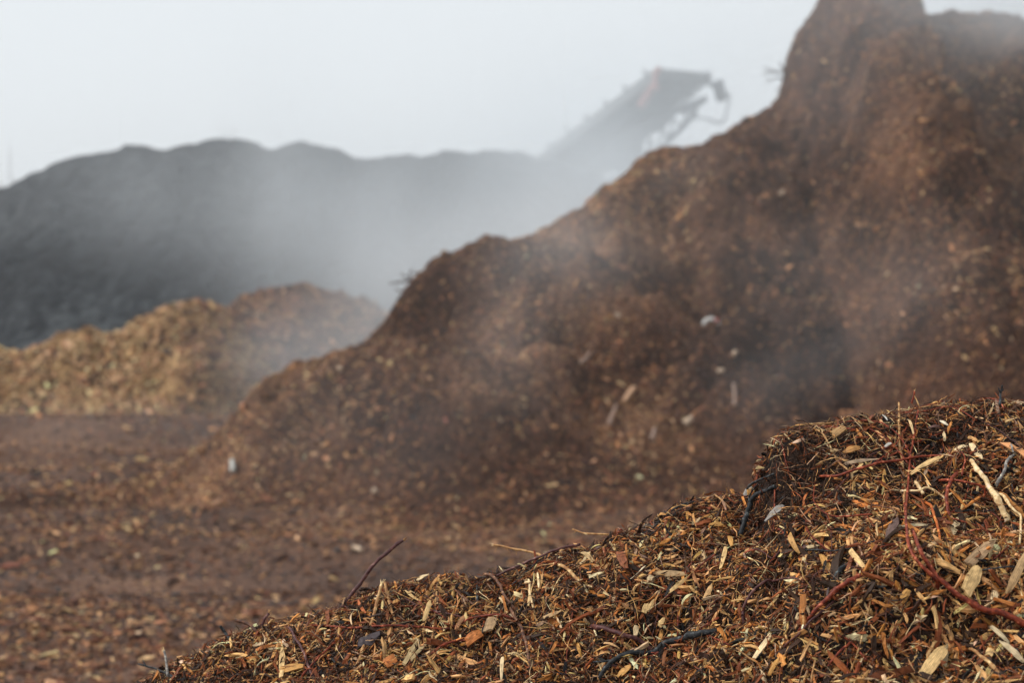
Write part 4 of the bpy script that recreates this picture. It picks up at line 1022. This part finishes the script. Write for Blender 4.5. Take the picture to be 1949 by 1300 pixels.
# ------------------------------------------------------------------ bare trees far behind
def bare_tree(label, x, y, H, seed):
    rs = random.Random(seed)
    root = empty('bare_tree', (x, y, 0)); tag(root, label, 'tree')
    base = Vector((x, y, 0))
    top = base + Vector((rs.uniform(-.3, .3), 0, H * .62))
    o = tubes_obj('trunk', [([base, base + Vector((.1, 0, H * .3)), top], H * .009, H * .004)], M_SPRIG, None, loc=base, sides=8); o.parent = root; o.location = (0, 0, 0)
    segs = []
    def grow(p, d, L, r, lev):
        q = p + d * L * .5 + Vector((rs.gauss(0, .05), rs.gauss(0, .05), .03)) * L; e = p + d * L
        segs.append(([p, q, e], r, r * .5))
        if lev == 0: return
        for k in range(3 if lev > 1 else 4):
            nd = (d + Vector((rs.gauss(0, .5), rs.gauss(0, .5), rs.uniform(0, .35)))).normalized()
            grow(p + d * L * rs.uniform(.45, 1), nd, L * rs.uniform(.5, .72), r * .55, lev - 1)
    for k in range(7):
        a = rs.uniform(0, 6.28); d = Vector((math.cos(a) * .22, math.sin(a) * .22, 1)).normalized()
        grow(lerp(base, top, rs.uniform(.6, 1)), d, H * rs.uniform(.2, .3), H * .0022, 2)
    o = tubes_obj('crown', segs, M_SPRIG, None, loc=base, sides=4); o.parent = root; o.location = (0, 0, 0)
p = at(412, 300, 130); bare_tree('faint bare tree showing above the middle of the dark windrow', p.x, p.y, 17.6, 3)
p = at(8, 360, 110); bare_tree('faint bare tree at the left end of the dark windrow', p.x, p.y, 12.4, 8)

# ------------------------------------------------------------------ steam: real volumes, baked to a grid by a Volume Cube node
def steam_mat(name, k, c=(0.89, 0.945, 0.99)):
    m = bpy.data.materials.new(name); m.use_nodes = True
    t = m.node_tree; t.nodes.clear()
    pv = t.nodes.new('ShaderNodeVolumePrincipled'); pv.inputs['Color'].default_value = (*c, 1)
    pv.inputs['Density'].default_value = k; pv.inputs['Anisotropy'].default_value = 0.15
    pv.inputs['Density Attribute'].default_value = 'density'
    out = t.nodes.new('ShaderNodeOutputMaterial')
    t.links.new(pv.outputs[0], out.inputs['Volume'])
    return m
def steam(name, label, lo, hi, res, blobs, nscale, contrast, mat, stretch=(1, 1, 0.5), lean=0.0):
    ng = bpy.data.node_groups.new(name + '_nodes', 'GeometryNodeTree')
    ng.interface.new_socket('Geometry', in_out='OUTPUT', socket_type='NodeSocketGeometry')
    N, Lk = ng.nodes, ng.links
    out = N.new('NodeGroupOutput')
    vc = N.new('GeometryNodeVolumeCube')
    vc.inputs['Min'].default_value = lo; vc.inputs['Max'].default_value = hi
    for a, r in zip('XYZ', res): vc.inputs['Resolution ' + a].default_value = r
    pos = N.new('GeometryNodeInputPosition')
    # warp the position so that the puffs get ragged
    wn = N.new('ShaderNodeTexNoise'); wn.inputs['Scale'].default_value = nscale * 0.5; wn.inputs['Detail'].default_value = 3
    Lk.new(pos.outputs[0], wn.inputs['Vector'])
    ws = N.new('ShaderNodeVectorMath'); ws.operation = 'SUBTRACT'; ws.inputs[1].default_value = (.5, .5, .5); Lk.new(wn.outputs['Color'], ws.inputs[0])
    wm = N.new('ShaderNodeVectorMath'); wm.operation = 'SCALE'; wm.inputs['Scale'].default_value = 0.9 / nscale; Lk.new(ws.outputs[0], wm.inputs[0])
    wa = N.new('ShaderNodeVectorMath'); wa.operation = 'ADD'; Lk.new(pos.outputs[0], wa.inputs[0]); Lk.new(wm.outputs[0], wa.inputs[1])
    total = None
    for (c, r, a) in blobs:
        s = N.new('ShaderNodeVectorMath'); s.operation = 'SUBTRACT'; s.inputs[1].default_value = c; Lk.new(wa.outputs[0], s.inputs[0])
        d = N.new('ShaderNodeVectorMath'); d.operation = 'DIVIDE'; d.inputs[1].default_value = r; Lk.new(s.outputs[0], d.inputs[0])
        q = N.new('ShaderNodeVectorMath'); q.operation = 'DOT_PRODUCT'; Lk.new(d.outputs[0], q.inputs[0]); Lk.new(d.outputs[0], q.inputs[1])
        e = N.new('ShaderNodeMath'); e.operation = 'MULTIPLY'; e.inputs[1].default_value = -1.0; Lk.new(q.outputs['Value'], e.inputs[0])
        x = N.new('ShaderNodeMath'); x.operation = 'EXPONENT'; Lk.new(e.outputs[0], x.inputs[0])
        y = N.new('ShaderNodeMath'); y.operation = 'MULTIPLY_ADD'; y.inputs[1].default_value = a; Lk.new(x.outputs[0], y.inputs[0])
        if total is None: y.inputs[2].default_value = 0.0
        else: Lk.new(total, y.inputs[2])
        total = y.outputs[0]
    rt = N.new('ShaderNodeVectorRotate'); rt.rotation_type = 'Y_AXIS'; rt.inputs['Angle'].default_value = lean; Lk.new(wa.outputs[0], rt.inputs['Vector'])
    mp = N.new('ShaderNodeVectorMath'); mp.operation = 'MULTIPLY'; mp.inputs[1].default_value = stretch; Lk.new(rt.outputs[0], mp.inputs[0])
    nz = N.new('ShaderNodeTexNoise'); nz.inputs['Scale'].default_value = nscale; nz.inputs['Detail'].default_value = 4; nz.inputs['Roughness'].default_value = 0.5
    Lk.new(mp.outputs[0], nz.inputs['Vector'])
    mr = N.new('ShaderNodeMapRange'); mr.inputs[1].default_value = 0.5 - 0.22 / contrast; mr.inputs[2].default_value = 0.5 + 0.22 / contrast; mr.inputs[3].default_value = 0.15; mr.inputs[4].default_value = 1.6
    Lk.new(nz.outputs[0], mr.inputs[0])
    ml = N.new('ShaderNodeMath'); ml.operation = 'MULTIPLY'; Lk.new(total, ml.inputs[0]); Lk.new(mr.outputs[0], ml.inputs[1])
    sb = N.new('ShaderNodeMath'); sb.operation = 'SUBTRACT'; sb.inputs[1].default_value = 0.0006; Lk.new(ml.outputs[0], sb.inputs[0])
    mxn = N.new('ShaderNodeMath'); mxn.operation = 'MAXIMUM'; mxn.inputs[1].default_value = 0.0; Lk.new(sb.outputs[0], mxn.inputs[0])
    Lk.new(mxn.outputs[0], vc.inputs['Density'])
    sm = N.new('GeometryNodeSetMaterial'); sm.inputs['Material'].default_value = mat
    Lk.new(vc.outputs[0], sm.inputs[0]); Lk.new(sm.outputs[0], out.inputs[0])
    me = bpy.data.meshes.new(name); me.materials.append(mat)
    o = bpy.data.objects.new(name, me); COL.objects.link(o)
    md = o.modifiers.new('steam', 'NODES'); md.node_group = ng
    tag(o, kind='stuff'); o['label'] = label
    return o
def blob(u, v, Y, ru, rv, rY, tau):
    """a puff seen at photo pixel (u, v): half-widths in pixels, rY metres deep, optical depth tau through its middle"""
    p = at(u, v, Y); s = Y / F
    return (tuple(p), (ru * s, rY, rv * s), tau / (rY * 1.7725))
FAR = [blob(510, 330, 46, 75, 220, 5, 0.40), blob(430, 400, 47, 330, 150, 5, 0.20), blob(900, 400, 45, 320, 200, 5, 0.45), blob(1040, 470, 40, 260, 110, 4, 0.60), blob(1150, 300, 50, 260, 200, 5, 0.42),
       blob(1300, 200, 54, 280, 170, 3, 0.66), blob(720, 480, 41, 260, 140, 4, 0.32), blob(1180, 340, 50, 160, 70, 3, 0.5), blob(700, 300, 48, 400, 150, 4, 0.28), blob(200, 330, 50, 300, 100, 4, 0.13)]
MID = [blob(1000, 450, 24, 240, 80, 1.6, 0.45), blob(780, 530, 23, 170, 100, 1.6, 0.40), blob(650, 620, 26, 170, 100, 1.6, 0.30), blob(560, 700, 24, 130, 80, 1.6, 0.2), blob(350, 840, 24, 340, 50, 2.0, 0.15), blob(1900, 0, 24.5, 160, 90, 1.2, 0.9)]
NEARS = [blob(1090, 480, 16.8, 120, 120, 0.8, 0.18), blob(1010, 640, 15.4, 90, 130, 0.8, 0.11), blob(1890, 10, 19.8, 240, 110, 1.2, 0.75), blob(1660, 130, 18.7, 280, 160, 1.2, 0.20), blob(1850, 350, 17.5, 260, 220, 1.2, 0.06),
         blob(1440, 720, 13.9, 150, 100, 0.8, 0.09), blob(1560, 620, 14.2, 150, 100, 0.8, 0.09), blob(1690, 520, 14.8, 150, 100, 1.0, 0.08), blob(1480, 470, 15.2, 300, 120, 1.0, 0.07), blob(780, 830, 13.9, 300, 160, 0.7, 0.06), blob(1250, 320, 18.2, 200, 90, 1.0, 0.10), blob(900, 480, 17.4, 220, 90, 0.8, 0.10)]
M_ST = steam_mat('steam', 1.0)
steam('steam', 'thick white steam drifting between the towering heap and the dark windrow', (-26, 34, 0), (14, 60, 17), (110, 60, 56), FAR, 0.22, 1.15, M_ST, (1, 1, 0.45), R(-20))
steam('low_steam', 'steam pouring over the ridge of the towering heap', (-9, 20, 0), (10, 31, 9), (110, 90, 56), MID, 0.45, 1.2, M_ST, (1.2, 1, 0.5), R(-35))
steam('wisps_of_steam', 'thin wisps of steam rising from the face of the towering heap', (-4, 11, -0.2), (10, 21.5, 8), (120, 90, 76), NEARS, 0.62, 1.4, M_ST, (1.3, 1, 0.35), R(-48))

# ------------------------------------------------------------------ haze
hz = bpy.data.meshes.new('haze')
x0, x1, y0, y1, z0, z1 = -270, 270, -75, 320, -1.6, 22
hz.from_pydata([(x0, y0, z0), (x1, y0, z0), (x1, y1, z0), (x0, y1, z0), (x0, y0, z1), (x1, y0, z1), (x1, y1, z1), (x0, y1, z1)], [],
               [(3, 2, 1, 0), (4, 5, 6, 7), (0, 1, 5, 4), (1, 2, 6, 5), (2, 3, 7, 6), (3, 0, 4, 7)])
mh = bpy.data.materials.new('haze'); mh.use_nodes = True; t = mh.node_tree; t.nodes.clear()
pv = t.nodes.new('ShaderNodeVolumePrincipled'); pv.inputs['Color'].default_value = (0.93, 0.96, 1.0, 1); pv.inputs['Density'].default_value = 0.0009; pv.inputs['Density Attribute'].default_value = ''
oo = t.nodes.new('ShaderNodeOutputMaterial'); t.links.new(pv.outputs[0], oo.inputs['Volume'])
hz.materials.append(mh)
o = bpy.data.objects.new('haze', hz); COL.objects.link(o); tag(o, kind='stuff')
